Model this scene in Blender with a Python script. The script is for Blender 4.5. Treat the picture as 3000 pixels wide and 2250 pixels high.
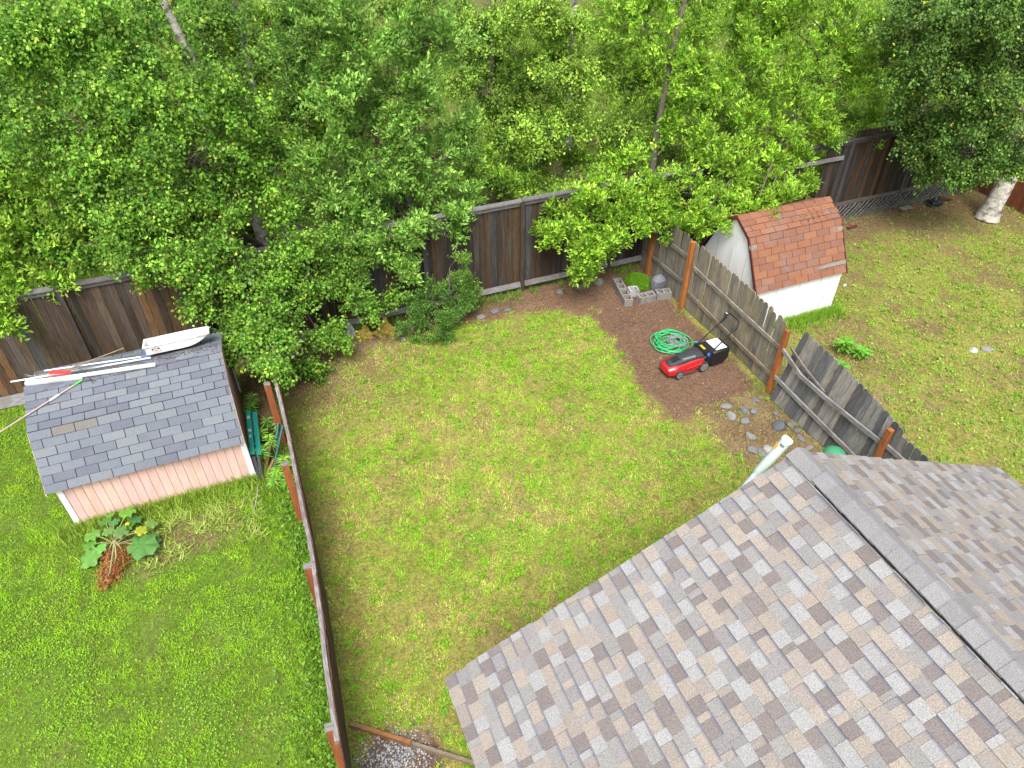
import bpy, math, random
import numpy as np
from mathutils import Matrix, Vector, Euler

# ------------------------------------------------------------------ camera, sky, sun, exposure
scene = bpy.context.scene
for o in list(bpy.data.objects):
    bpy.data.objects.remove(o)
CAM_H = 10.0
CAM_EULER = Euler((math.radians(49.78), 0.0, math.radians(-22.25)), 'XYZ')
cam_data = bpy.data.cameras.new('camera')
cam_data.sensor_width = 36.0
cam_data.lens = 2110.0 / 3000.0 * 36.0
cam_data.clip_end = 2000.0
cam = bpy.data.objects.new('camera', cam_data)
cam.location = (0, 0, CAM_H)
cam.rotation_euler = CAM_EULER
scene.collection.objects.link(cam)
scene.camera = cam

SUN_EL = math.radians(58)
SUN_AZ = math.radians(206)          # compass-like angle of the sun, measured from +Y towards +X
world = bpy.data.worlds.new('World')
scene.world = world
world.use_nodes = True
wn = world.node_tree.nodes
wl = world.node_tree.links
wn.clear()
w_out = wn.new('ShaderNodeOutputWorld')
w_bg = wn.new('ShaderNodeBackground')
w_sky = wn.new('ShaderNodeTexSky')
w_sky.sky_type = 'NISHITA'
w_sky.sun_disc = False
w_sky.sun_elevation = SUN_EL
w_sky.sun_rotation = SUN_AZ
w_sky.dust_density = 4.0
w_sky.air_density = 1.0
w_hs = wn.new('ShaderNodeHueSaturation')
w_hs.inputs['Saturation'].default_value = 0.35      # an overcast, nearly white sky
wl.new(w_sky.outputs[0], w_hs.inputs['Color'])
wl.new(w_hs.outputs[0], w_bg.inputs['Color'])
w_bg.inputs['Strength'].default_value = 0.122
wl.new(w_bg.outputs[0], w_out.inputs['Surface'])

sun_data = bpy.data.lights.new('sun', 'SUN')
sun_data.energy = 1.5
sun_data.angle = math.radians(28)
sun_data.color = (1.0, 0.97, 0.92)
sun = bpy.data.objects.new('sun', sun_data)
sd = Vector((math.sin(SUN_AZ) * math.cos(SUN_EL), math.cos(SUN_AZ) * math.cos(SUN_EL), math.sin(SUN_EL)))
sun.rotation_euler = sd.to_track_quat('Z', 'Y').to_euler()
sun.location = (0, -5, 30)
scene.collection.objects.link(sun)

scene.view_settings.view_transform = 'Standard'
scene.view_settings.look = 'None'
scene.view_settings.exposure = 1.47
scene.view_settings.gamma = 1.0
scene.view_settings.use_curve_mapping = False
scene.render.engine = 'CYCLES'
cy = scene.cycles
cy.max_bounces = 4
cy.diffuse_bounces = 2
cy.glossy_bounces = 1
cy.transmission_bounces = 2
cy.transparent_max_bounces = 4
cy.caustics_reflective = False
cy.caustics_refractive = False
try:
    cy.use_adaptive_sampling = True
    cy.adaptive_threshold = 0.02
    cy.use_denoising = True
except Exception:
    pass

# ------------------------------------------------------------------ helpers
rng = np.random.default_rng(7)
random.seed(7)
CAMR = CAM_EULER.to_matrix()
CAMN = np.array(CAMR)


def ray(px, py):
    return CAMR @ Vector(((px - 1500.0) / 2110.0, -(py - 1125.0) / 2110.0, -1.0))


def at(px, py, z=0.0):
    """world point at height z that the photograph shows at (px, py) of 3000 x 2250"""
    v = ray(px, py)
    k = (z - CAM_H) / v.z
    return Vector((k * v.x, k * v.y, z))


def onY(px, py, Y):
    v = ray(px, py)
    k = Y / v.y
    return Vector((k * v.x, Y, CAM_H + k * v.z))


def onX(px, py, X):
    v = ray(px, py)
    k = X / v.x
    return Vector((X, k * v.y, CAM_H + k * v.z))


def project(P):
    """N x 3 world points -> N x 2 pixels of the 3000 x 2250 photograph"""
    q = (np.asarray(P) - np.array([0, 0, CAM_H])) @ CAMN
    d = np.maximum(-q[:, 2], 1e-3)
    return np.stack([1500 + 2110 * q[:, 0] / d, 1125 - 2110 * q[:, 1] / d], 1)


def in_view(P, m=260):
    p = project(P)
    return (p[:, 0] > -m) & (p[:, 0] < 3000 + m) & (p[:, 1] > -m) & (p[:, 1] < 2250 + m)


def _hash(ix, iy, seed):
    h = (ix.astype(np.int64) * 374761393 + iy.astype(np.int64) * 668265263 + seed * 1442695041) & 0xFFFFFFFF
    h = ((h ^ (h >> 13)) * 1274126177) & 0xFFFFFFFF
    return ((h ^ (h >> 16)) & 0xFFFF) / 65535.0


def vnoise(x, y, f, seed=0):
    x = np.asarray(x, float) * f
    y = np.asarray(y, float) * f
    ix = np.floor(x)
    iy = np.floor(y)
    fx = x - ix
    fy = y - iy
    fx = fx * fx * (3 - 2 * fx)
    fy = fy * fy * (3 - 2 * fy)
    a = _hash(ix, iy, seed)
    b = _hash(ix + 1, iy, seed)
    c = _hash(ix, iy + 1, seed)
    d = _hash(ix + 1, iy + 1, seed)
    return (a * (1 - fx) + b * fx) * (1 - fy) + (c * (1 - fx) + d * fx) * fy


def fbm(x, y, f, seed=0, n=3):
    s = 0
    a = 0.5
    t = 0
    for i in range(n):
        s = s + a * vnoise(x, y, f * 2 ** i, seed + i * 17)
        t += a
        a *= 0.55
    return s / t


def sstep(a, b, x):
    t = np.clip((np.asarray(x, float) - a) / (b - a), 0, 1)
    return t * t * (3 - 2 * t)


WM = {}
COL = scene.collection


def place(o, parent=None, mat=None):
    """link an object; mat is its world matrix"""
    COL.objects.link(o)
    m = mat if mat is not None else Matrix.Identity(4)
    WM[o] = m
    if parent is not None:
        o.parent = parent
        o.matrix_parent_inverse = WM[parent].inverted()
    o.matrix_basis = m
    return o


def thing(name, label, cat, loc=(0, 0, 0), group=None):
    o = bpy.data.objects.new(name, None)
    o.empty_display_size = 0.2
    place(o, None, Matrix.Translation(loc))
    return tag(o, label, cat, group)


def tag(o, label=None, cat=None, group=None, kind=None):
    if label:
        o['label'] = label
    if cat:
        o['category'] = cat
    if group:
        o['group'] = group
    if kind:
        o['kind'] = kind
    return o


def mesh_obj(name, me, parent=None, mat=None, color=None):
    o = bpy.data.objects.new(name, me)
    if color is not None:
        o.color = (color[0], color[1], color[2], 1.0)
    return place(o, parent, mat)


class MB:
    """collects simple solids into one mesh"""

    def __init__(s):
        s.v = []
        s.f = []
        s.mi = []

    def add(s, vs, fs, m=0):
        n = len(s.v)
        s.v.extend([tuple(v) for v in vs])
        s.f.extend([tuple(i + n for i in f) for f in fs])
        s.mi.extend([m] * len(fs))
        return s

    def box(s, c, d, rot=None, m=0, taper=1.0, ch=0.0):
        x, y, z = d[0] / 2, d[1] / 2, d[2] / 2
        vs = [Vector((a * x * (taper if cc > 0 else 1), b * y * (taper if cc > 0 else 1), cc * z))
              for cc in (-1, 1) for b in (-1, 1) for a in (-1, 1)]
        if rot is not None:
            vs = [rot @ v for v in vs]
        c = Vector(c)
        return s.add([v + c for v in vs],
                     [(0, 2, 3, 1), (4, 5, 7, 6), (0, 1, 5, 4), (2, 6, 7, 3), (0, 4, 6, 2), (1, 3, 7, 5)], m)

    def bar(s, a, b, w, t, up=(0, 0, 1), m=0):
        """box from a to b, w wide across and t thick along up"""
        a = Vector(a)
        b = Vector(b)
        d = (b - a)
        L = d.length
        d.normalize()
        u = Vector(up)
        sd_ = d.cross(u)
        if sd_.length < 1e-5:
            sd_ = d.cross(Vector((1, 0, 0)))
        sd_.normalize()
        u = sd_.cross(d)
        R = Matrix((d, sd_, u)).transposed()
        return s.box((a + b) / 2, (L, w, t), R, m)

    def tube(s, pts, r, n=8, m=0, cap=True):
        pts = [Vector(p) for p in pts]
        if not hasattr(r, '__len__'):
            r = [r] * len(pts)
        vs = []
        prev = None
        for i, p in enumerate(pts):
            if i == 0:
                d = pts[1] - p
            elif i == len(pts) - 1:
                d = p - pts[i - 1]
            else:
                d = pts[i + 1] - pts[i - 1]
            if d.length < 1e-7:
                d = Vector((0, 0, 1))
            d.normalize()
            if prev is None:
                a = d.cross(Vector((0, 0, 1)))
                if a.length < 0.1:
                    a = d.cross(Vector((1, 0, 0)))
            else:
                a = prev - d * prev.dot(d)
            a.normalize()
            prev = a
            b = d.cross(a)
            for k in range(n):
                t = 2 * math.pi * k / n
                vs.append(p + (a * math.cos(t) + b * math.sin(t)) * r[i])
        fs = []
        for i in range(len(pts) - 1):
            for k in range(n):
                k2 = (k + 1) % n
                fs.append((i * n + k, i * n + k2, (i + 1) * n + k2, (i + 1) * n + k))
        if cap:
            fs.append(tuple(range(n - 1, -1, -1)))
            fs.append(tuple((len(pts) - 1) * n + k for k in range(n)))
        return s.add(vs, fs, m)

    def loft(s, rings, m=0, cap=True):
        n = len(rings[0])
        vs = [p for r in rings for p in r]
        fs = []
        for i in range(len(rings) - 1):
            for k in range(n):
                k2 = (k + 1) % n
                fs.append((i * n + k, i * n + k2, (i + 1) * n + k2, (i + 1) * n + k))
        if cap:
            fs.append(tuple(range(n - 1, -1, -1)))
            fs.append(tuple((len(rings) - 1) * n + k for k in range(n)))
        return s.add(vs, fs, m)

    def prism(s, poly, vec, m=0):
        """polygon (list of 3-D points) extruded along vec"""
        n = len(poly)
        vec = Vector(vec)
        vs = [Vector(p) for p in poly] + [Vector(p) + vec for p in poly]
        fs = [tuple(range(n)), tuple(range(2 * n - 1, n - 1, -1))]
        for k in range(n):
            k2 = (k + 1) % n
            fs.append((k, k + n, k2 + n, k2))
        return s.add(vs, fs, m)

    def mesh(s, name, mats, smooth=False, recalc=True):
        me = bpy.data.meshes.new(name)
        me.from_pydata([tuple(v) for v in s.v], [], s.f)
        if not isinstance(mats, (list, tuple)):
            mats = [mats]
        for m in mats:
            me.materials.append(m)
        if len(mats) > 1:
            me.polygons.foreach_set('material_index', s.mi)
        if recalc:
            import bmesh
            bm = bmesh.new()
            bm.from_mesh(me)
            bmesh.ops.recalc_face_normals(bm, faces=bm.faces)
            bm.to_mesh(me)
            bm.free()
        if smooth:
            me.polygons.foreach_set('use_smooth', [True] * len(me.polygons))
            try:
                me.set_sharp_from_angle(angle=math.radians(38))
            except Exception:
                pass
        return me

    def build(s, name, mats, parent=None, smooth=False, mat=None, color=None):
        return mesh_obj(name, s.mesh(name, mats, smooth), parent, mat, color)


def np_mesh(name, V, F, mat, colors=None, smooth=False):
    """fast mesh from numpy arrays; F is M x k with k = 3 or 4"""
    me = bpy.data.meshes.new(name)
    V = np.ascontiguousarray(V, np.float32)
    F = np.ascontiguousarray(F, np.int32)
    k = F.shape[1]
    me.vertices.add(len(V))
    me.vertices.foreach_set('co', V.ravel())
    me.loops.add(F.size)
    me.loops.foreach_set('vertex_index', F.ravel())
    me.polygons.add(len(F))
    me.polygons.foreach_set('loop_start', np.arange(0, F.size, k, dtype=np.int32))
    try:
        me.polygons.foreach_set('loop_total', np.full(len(F), k, np.int32))
    except Exception:
        pass
    if colors is not None:
        a = me.color_attributes.new('Col', 'FLOAT_COLOR', 'POINT')
        c = np.ones((len(V), 4), np.float32)
        c[:, :3] = colors
        a.data.foreach_set('color', c.ravel())
    me.update(calc_edges=True)
    me.materials.append(mat)
    me.polygons.foreach_set('use_smooth', np.full(len(F), bool(smooth)))
    return me


# ------------------------------------------------------------------ materials
def material(name, base=(0.5, 0.5, 0.5), rough=0.8, src='rgb', stretch=(1, 1, 1), scale=20.0, lo=0.75, hi=1.2,
             stain=None, stain_scale=2.0, stain_amt=0.5, stain_stretch=(1, 1, 1), bump=0.0, bump_scale=None,
             spec=0.3, metallic=0.0, transl=0.0, rnd=True, coords='Object', coat=0.0, band=None, detail=4.0):
    m = bpy.data.materials.new(name)
    m.use_nodes = True
    nt = m.node_tree
    N = nt.nodes
    L = nt.links
    N.clear()
    out = N.new('ShaderNodeOutputMaterial')
    bs = N.new('ShaderNodeBsdfPrincipled')
    bs.inputs['Roughness'].default_value = rough
    bs.inputs['Specular IOR Level'].default_value = spec
    bs.inputs['Metallic'].default_value = metallic
    if coat:
        bs.inputs['Coat Weight'].default_value = coat
        bs.inputs['Coat Roughness'].default_value = 0.15
    if src == 'object':
        c = N.new('ShaderNodeObjectInfo').outputs['Color']
    elif src == 'attr':
        a = N.new('ShaderNodeAttribute')
        a.attribute_name = 'Col'
        c = a.outputs['Color']
    else:
        r = N.new('ShaderNodeRGB')
        r.outputs[0].default_value = (base[0], base[1], base[2], 1)
        c = r.outputs[0]
    vec = None
    if lo != 1.0 or hi != 1.0 or stain or bump:
        if coords == 'World':
            vec = N.new('ShaderNodeNewGeometry').outputs['Position']
        else:
            vec = N.new('ShaderNodeTexCoord').outputs[coords]
        if rnd:
            oi = N.new('ShaderNodeObjectInfo')
            mu = N.new('ShaderNodeMath')
            mu.operation = 'MULTIPLY'
            mu.inputs[1].default_value = 37.0
            L.new(oi.outputs['Random'], mu.inputs[0])
            ad = N.new('ShaderNodeVectorMath')
            ad.operation = 'ADD'
            L.new(vec, ad.inputs[0])
            L.new(mu.outputs[0], ad.inputs[1])
            vec = ad.outputs[0]

    def noise(sc, st, det=detail):
        mp = N.new('ShaderNodeMapping')
        mp.inputs['Scale'].default_value = st
        L.new(vec, mp.inputs['Vector'])
        nz = N.new('ShaderNodeTexNoise')
        nz.inputs['Scale'].default_value = sc
        nz.inputs['Detail'].default_value = det
        L.new(mp.outputs[0], nz.inputs['Vector'])
        return nz.outputs['Fac']

    if lo != 1.0 or hi != 1.0:
        f = noise(scale, stretch)
        mr = N.new('ShaderNodeMapRange')
        mr.inputs['From Min'].default_value = 0.3
        mr.inputs['From Max'].default_value = 0.7
        mr.inputs['To Min'].default_value = lo
        mr.inputs['To Max'].default_value = hi
        L.new(f, mr.inputs['Value'])
        mx = N.new('ShaderNodeVectorMath')
        mx.operation = 'MULTIPLY'
        L.new(c, mx.inputs[0])
        L.new(mr.outputs[0], mx.inputs[1])
        c = mx.outputs[0]
    if stain:
        f2 = noise(stain_scale, stain_stretch, 5.0)
        mr2 = N.new('ShaderNodeMapRange')
        mr2.inputs['From Min'].default_value = 0.48
        mr2.inputs['From Max'].default_value = 0.68
        mr2.inputs['To Min'].default_value = 0.0
        mr2.inputs['To Max'].default_value = stain_amt
        L.new(f2, mr2.inputs['Value'])
        mx2 = N.new('ShaderNodeMix')
        mx2.data_type = 'RGBA'
        L.new(mr2.outputs[0], mx2.inputs['Factor'])
        L.new(c, mx2.inputs['A'])
        mx2.inputs['B'].default_value = (stain[0], stain[1], stain[2], 1)
        c = mx2.outputs['Result']
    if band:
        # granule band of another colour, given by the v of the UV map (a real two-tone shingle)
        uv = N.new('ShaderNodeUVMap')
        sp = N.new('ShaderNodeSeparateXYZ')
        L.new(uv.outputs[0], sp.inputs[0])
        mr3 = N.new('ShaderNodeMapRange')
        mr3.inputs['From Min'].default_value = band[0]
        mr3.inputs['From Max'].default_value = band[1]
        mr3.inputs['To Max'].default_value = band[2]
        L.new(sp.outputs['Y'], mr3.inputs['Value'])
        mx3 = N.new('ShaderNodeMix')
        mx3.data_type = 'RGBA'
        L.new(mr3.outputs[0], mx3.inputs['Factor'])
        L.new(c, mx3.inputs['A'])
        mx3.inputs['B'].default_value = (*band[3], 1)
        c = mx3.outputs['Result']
    L.new(c, bs.inputs['Base Color'])
    if bump:
        f3 = noise(bump_scale or scale, stretch)
        bp = N.new('ShaderNodeBump')
        bp.inputs['Strength'].default_value = bump
        bp.inputs['Distance'].default_value = 0.01
        L.new(f3, bp.inputs['Height'])
        L.new(bp.outputs[0], bs.inputs['Normal'])
    if transl:
        tr = N.new('ShaderNodeBsdfTranslucent')
        L.new(c, tr.inputs['Color'])
        ms = N.new('ShaderNodeMixShader')
        ms.inputs[0].default_value = transl
        L.new(bs.outputs[0], ms.inputs[1])
        L.new(tr.outputs[0], ms.inputs[2])
        L.new(ms.outputs[0], out.inputs['Surface'])
    else:
        L.new(bs.outputs[0], out.inputs['Surface'])
    return m


M = {}
M['board'] = material('fence_board_wood', src='object', rough=0.85, scale=6.0, stretch=(14, 14, 0.8), lo=0.5, hi=1.5,
                      stain=(0.085, 0.083, 0.088), stain_scale=1.6, stain_stretch=(6, 6, 0.5), stain_amt=0.40, bump=0.4)
M['picket'] = material('picket_wood', src='object', rough=0.88, scale=6.0, stretch=(12, 12, 0.9), lo=0.6, hi=1.35,
                       stain=(0.06, 0.058, 0.06), stain_scale=2.2, stain_stretch=(3, 3, 0.6), stain_amt=0.5, bump=0.4)
M['grey_wood'] = material('weathered_wood', src='object', rough=0.9, scale=5.0, stretch=(2, 12, 12), lo=0.6, hi=1.35,
                          stain=(0.10, 0.07, 0.05), stain_scale=2.5, stain_amt=0.5, bump=0.4)
M['grey_wood_y'] = material('weathered_wood_lengthwise', src='object', rough=0.9, scale=5.0, stretch=(12, 1.2, 12), lo=0.55,
                            hi=1.4, stain=(0.09, 0.065, 0.05), stain_scale=3.0, stain_amt=0.6, bump=0.4)
M['post'] = material('stained_post_wood', src='object', rough=0.6, scale=5.0, stretch=(9, 9, 0.8), lo=0.7, hi=1.25,
                     stain=(0.10, 0.04, 0.02), stain_scale=3.0, stain_stretch=(2, 2, 0.4), stain_amt=0.5, bump=0.25)
M['shingle'] = material('laminated_shingle', coords='World', rnd=False, src='object', rough=0.95, scale=95.0, lo=0.72, hi=1.28, bump=0.5, detail=2.0,
                        band=None, spec=0.1)
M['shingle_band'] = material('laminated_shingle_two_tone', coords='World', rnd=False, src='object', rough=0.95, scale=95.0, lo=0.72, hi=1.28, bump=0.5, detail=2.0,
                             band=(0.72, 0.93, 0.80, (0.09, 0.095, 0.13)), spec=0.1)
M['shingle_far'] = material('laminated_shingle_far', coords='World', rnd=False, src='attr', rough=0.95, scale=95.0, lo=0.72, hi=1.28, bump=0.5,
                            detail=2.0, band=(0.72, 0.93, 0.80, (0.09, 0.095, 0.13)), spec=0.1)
M['tab'] = material('three_tab_shingle', coords='World', rnd=False, src='object', rough=0.95, scale=110.0, lo=0.75, hi=1.25, bump=0.4, detail=2.0,
                    spec=0.1, stain=(0.16, 0.16, 0.17), stain_scale=3.0, stain_amt=0.3)
M['cap'] = material('ridge_cap_shingle', coords='World', rnd=False, src='object', rough=0.95, scale=120.0, lo=0.7, hi=1.3, bump=0.5, detail=2.0, spec=0.1)
M['underlay'] = material('roof_underlay', (0.02, 0.02, 0.022), rough=0.95, lo=1, hi=1)
M['house_wall'] = material('house_siding', (0.42, 0.43, 0.40), rough=0.7, scale=12, lo=0.92, hi=1.05)
M['fascia'] = material('painted_fascia', (0.55, 0.53, 0.50), rough=0.5, scale=10, lo=0.9, hi=1.05)
M['pink'] = material('pink_painted_siding', src='object', rough=0.65, scale=7, stretch=(3, 3, 0.5), lo=0.88, hi=1.06,
                     stain=(0.42, 0.30, 0.25), stain_scale=3.0, stain_stretch=(2, 2, 0.5), stain_amt=0.40)
M['tan_wall'] = material('faded_gable_plywood', (0.50, 0.325, 0.245), rough=0.75, scale=6, stretch=(6, 6, 0.8), lo=0.8, hi=1.1,
                         stain=(0.2, 0.13, 0.09), stain_scale=1.5, stain_amt=0.4)
M['white_trim'] = material('worn_white_trim', (0.72, 0.73, 0.74), rough=0.6, scale=14, lo=0.9, hi=1.04,
                           stain=(0.30, 0.31, 0.30), stain_scale=7.0, stain_amt=0.5)
M['white_wall'] = material('white_painted_panel', (0.78, 0.78, 0.77), rough=0.6, scale=8, stretch=(5, 5, 0.5), lo=0.95, hi=1.02,
                           stain=(0.50, 0.49, 0.46), stain_scale=1.6, stain_stretch=(2, 2, 0.6), stain_amt=0.35)
M['red_trim'] = material('dark_red_trim', (0.10, 0.028, 0.022), rough=0.6, scale=12, lo=0.8, hi=1.15)
M['concrete'] = material('concrete', src='object', rough=0.95, scale=30, lo=0.7, hi=1.25, bump=0.6,
                         stain=(0.10, 0.09, 0.075), stain_scale=5.0, stain_amt=0.5)
M['stone'] = material('stone', src='object', rough=0.85, scale=9, lo=0.65, hi=1.35, bump=0.6,
                      stain=(0.10, 0.08, 0.06), stain_scale=3.0, stain_amt=0.45)
M['leaf'] = material('leaf', src='attr', rough=0.5, lo=1, hi=1, transl=0.24, spec=0.3)
M['grass'] = material('grass_blade', src='attr', rough=0.65, lo=1, hi=1, transl=0.22, spec=0.2)
M['litter'] = material('leaf_litter', src='attr', rough=0.8, lo=1, hi=1)
M['gravel'] = material('gravel_stone', src='attr', rough=0.9, lo=1, hi=1)
M['birch_bark'] = material('birch_bark', (0.46, 0.43, 0.38), rough=0.8, scale=7, stretch=(2, 2, 6), lo=0.6, hi=1.2,
                           stain=(0.04, 0.035, 0.03), stain_scale=4.0, stain_stretch=(1, 1, 1.6), stain_amt=0.95, bump=0.9)
M['grey_bark'] = material('grey_bark', (0.13, 0.11, 0.085), rough=0.9, scale=9, stretch=(4, 4, 1), lo=0.55, hi=1.4, bump=0.7,
                          stain=(0.22, 0.20, 0.17), stain_scale=3.0, stain_amt=0.5)
M['twig_bark'] = material('twig_bark', (0.115, 0.092, 0.068), rough=0.9, scale=9, lo=0.6, hi=1.3)
M['white_plastic'] = material('white_plastic', (0.80, 0.80, 0.80), rough=0.4, scale=10, lo=0.94, hi=1.03,
                              stain=(0.5, 0.46, 0.42), stain_scale=3.0, stain_amt=0.25)
M['sled_plastic'] = material('scuffed_sled_plastic', (0.76, 0.75, 0.75), rough=0.5, scale=8, lo=0.92, hi=1.05,
                             stain=(0.30, 0.22, 0.18), stain_scale=5.0, stain_amt=0.7)


def plain(name, c, rough=0.5, spec=0.4, coat=0.0, metallic=0.0, lo=0.9, hi=1.08):
    return material(name, c, rough=rough, spec=spec, coat=coat, metallic=metallic, scale=25, lo=lo, hi=hi)


M['black'] = plain('black_plastic', (0.012, 0.012, 0.014), 0.45)
M['char'] = plain('charcoal_plastic', (0.035, 0.037, 0.042), 0.4)
M['red_paint'] = plain('red_gloss_paint', (0.38, 0.014, 0.017), 0.32, 0.5, 0.35, lo=0.8, hi=1.1)
M['red_plastic'] = plain('red_plastic', (0.55, 0.03, 0.03), 0.45)
M['blue'] = plain('blue_plastic', (0.03, 0.13, 0.42), 0.4)
M['yellow'] = plain('yellow_label', (0.60, 0.42, 0.02), 0.5)
M['teal'] = plain('teal_fibreglass', (0.012, 0.20, 0.165), 0.45)
M['teal_dark'] = plain('dull_teal_plastic', (0.02, 0.13, 0.115), 0.5)
M['rubber'] = plain('tyre_rubber', (0.025, 0.025, 0.026), 0.85)
M['hub'] = plain('grey_wheel_hub', (0.20, 0.20, 0.20), 0.6)
M['metal'] = plain('dull_metal', (0.25, 0.25, 0.26), 0.4, 0.5, 0, 0.8)
M['wire'] = plain('dark_wire', (0.03, 0.032, 0.035), 0.5)
M['hose'] = plain('green_hose', (0.03, 0.36, 0.13), 0.4)
M['hose_grey'] = plain('grey_hose', (0.17, 0.20, 0.19), 0.5)
M['green_bin'] = plain('green_plastic_lid', (0.045, 0.23, 0.105), 0.45)
M['pale_green'] = plain('pale_green_pvc', (0.36, 0.44, 0.39), 0.4)
M['pale_blue'] = plain('pale_blue_pvc', (0.46, 0.55, 0.60), 0.4)
M['pole_wood'] = material('pole_wood', (0.24, 0.17, 0.11), rough=0.7, scale=8, lo=0.7, hi=1.2)
M['pole_pale'] = material('pale_pole', (0.36, 0.29, 0.26), rough=0.6, scale=8, lo=0.8, hi=1.1)
M['lime'] = plain('lime_grip', (0.10, 0.45, 0.05), 0.5)
M['orange_wood'] = material('orange_timber', (0.25, 0.115, 0.045), rough=0.85, scale=6, stretch=(2, 9, 9), lo=0.6, hi=1.3,
                            stain=(0.17, 0.14, 0.11), stain_scale=2.0, stain_amt=0.7, bump=0.4)
M['yellow_net'] = plain('yellow_sack', (0.27, 0.20, 0.035), 0.7, lo=0.5, hi=1.3)
M['grey_bag'] = plain('grey_plastic_sheet', (0.24, 0.25, 0.27), 0.5)
M['rhubarb'] = material('rhubarb_leaf', src='object', rough=0.5, scale=10, lo=0.75, hi=1.2, transl=0.2, spec=0.4)
M['stalk'] = plain('pale_stalk', (0.26, 0.24, 0.11), 0.6)
M['seed'] = material('brown_seed_head', src='attr', rough=0.9, lo=1, hi=1)
M['moss'] = material('moss', src='attr', rough=0.95, lo=1, hi=1)
# ------------------------------------------------------------------ ground, soil and grass
FX_Y = np.array([0.0, 2.5, 4.5, 5.5, 7.1, 9.4, 11.1, 14.3])       # left fence line
FX_X = np.array([-0.66, -0.55, -0.446, -0.36, -0.25, -0.19, -0.17, -0.15])
BACK_Y = 14.30


def left_x(y):
    return np.interp(y, FX_Y, FX_X)


def bare(x, y):
    """how bare the soil is: 0 closed turf .. 1 no grass"""
    x = np.asarray(x, float)
    y = np.asarray(y, float)
    n1 = fbm(x, y, 1.4, 3) - 0.5
    n2 = fbm(x, y, 4.0, 9) - 0.5
    lx = left_x(y)
    yard = (x > lx) & (x < 9.42) & (y < BACK_Y)
    left = x <= lx
    right = (x >= 9.42) & (y < BACK_Y)
    xe = np.interp(y, [8.0, 8.9, 9.64, 10.7, 12.06, 12.95, 13.4], [7.3, 7.0, 6.92, 7.09, 7.2, 7.3, 7.2])
    bed = sstep(-0.22, 0.20, x - xe + n2 * 0.6) * sstep(-0.2, 0.15, y - 8.70 + n1 * 0.5 - 0.1 * (x - 8))
    ye = np.interp(x, [-0.2, 1.3, 3.0, 4.5, 6.0, 7.3], [12.9, 13.2, 13.55, 13.45, 13.25, 12.8])
    strip = sstep(-0.35, 0.3, y - ye + n1 * 1.1 + n2 * 0.4)
    corner = 0.80 * sstep(3.4, 0.4, np.hypot((x - 0.2) * 0.8, (y - 13.3)) + n1 * 1.6 + n2 * 1.2)
    rock = 0.86 * sstep(0.35, -0.15, np.hypot((x - 8.75) / 1.25, (y - 7.75) / 1.35) - 1 + n1 * 0.9 + n2 * 0.3)
    grav = sstep(0.15, -0.1, np.hypot((x - 0.12) / 0.62, (y - 4.3) / 0.45) - 1 + n2 * 0.7)
    thin = 0.38 * sstep(0.03, 0.30, n1 + 0.5 * n2)
    b_yard = np.maximum.reduce([bed, strip, corner, rock, grav, thin])
    b_left = np.maximum.reduce([
        0.75 * sstep(0.5, -0.3, np.hypot((x + 2.2) / 0.8, (y - 9.35) / 0.5) - 1 + n1 * 1.4),
        0.9 * sstep(0.1, -0.2, np.abs(x + 0.6) - 0.4) * sstep(10.6, 11.2, y),
        0.15 * sstep(0.05, 0.3, n1)])
    b_right = np.maximum.reduce([
        0.66 * sstep(-0.06, 0.2, n1 + n2 * 0.7),
        0.86 * sstep(-1.6, 1.2, y - 12.7 + n1 * 2.4 + 0.12 * (x - 15)),
        0.55 * sstep(0.3, -0.3, np.hypot((x - 11.2) / 1.4, (y - 8.8) / 0.8) - 1 + n1)])
    b_back = 0.25 + 0.4 * sstep(0.0, 0.3, n1)
    return np.where(yard, b_yard, np.where(left, b_left, np.where(right, b_right, b_back)))


def dry(x, y):
    """share of straw-coloured blades"""
    n = fbm(x, y, 0.7, 31)
    n2 = fbm(x, y, 2.6, 41)
    lx = left_x(y)
    d_yard = 0.06 + 0.74 * sstep(0.40, 0.62, 0.5 * n + 0.5 * n2) + 0.20 * sstep(2.2, 0.2, x - lx) + 0.10 * sstep(7, 4, y)
    d_left = 0.05 + 0.28 * sstep(0.48, 0.8, n2)
    d_right = 0.10 + 0.45 * sstep(0.42, 0.75, n2)
    return np.clip(np.where(x > 9.42, d_right, np.where(x < lx, d_left, d_yard)), 0, 0.92)


gx = np.concatenate([-12 - np.geomspace(600, 0.5, 24), np.arange(-12, 26.01, 0.16), 26 + np.geomspace(0.5, 600, 24)])
gy = np.concatenate([-2 - np.geomspace(600, 0.5, 24), np.arange(-2, 24.01, 0.16), 24 + np.geomspace(0.5, 600, 24)])
GX, GY = np.meshgrid(gx, gy)
gxf, gyf = GX.ravel(), GY.ravel()
near = ((gxf > -12) & (gxf < 26) & (gyf > -2) & (gyf < 24)).astype(float)
gb = bare(gxf, gyf)
gz = near * ((fbm(gxf, gyf, 1.1, 5) - 0.5) * 0.03 + (fbm(gxf, gyf, 5, 6) - 0.5) * 0.03 * gb) - 0.012
soil = np.array([0.152, 0.090, 0.056])
soil2 = np.array([0.110, 0.066, 0.043])
soil_tan = np.array([0.21, 0.145, 0.088])
thatch = np.array([0.21, 0.20, 0.05])
thatch_left = np.array([0.085, 0.14, 0.018])
n_s = fbm(gxf, gyf, 3.0, 77)[:, None]
sc = soil * n_s + soil2 * (1 - n_s)
tanm = (sstep(0.45, 0.75, fbm(gxf, gyf, 1.7, 88)) * ((gxf < 6.9) | (gyf < 8.8)))[:, None]
sc = sc * (1 - 0.6 * tanm) + soil_tan * 0.6 * tanm
th = np.where((gxf < left_x(gyf))[:, None] | (gyf > BACK_Y)[:, None], thatch_left, thatch)
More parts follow.
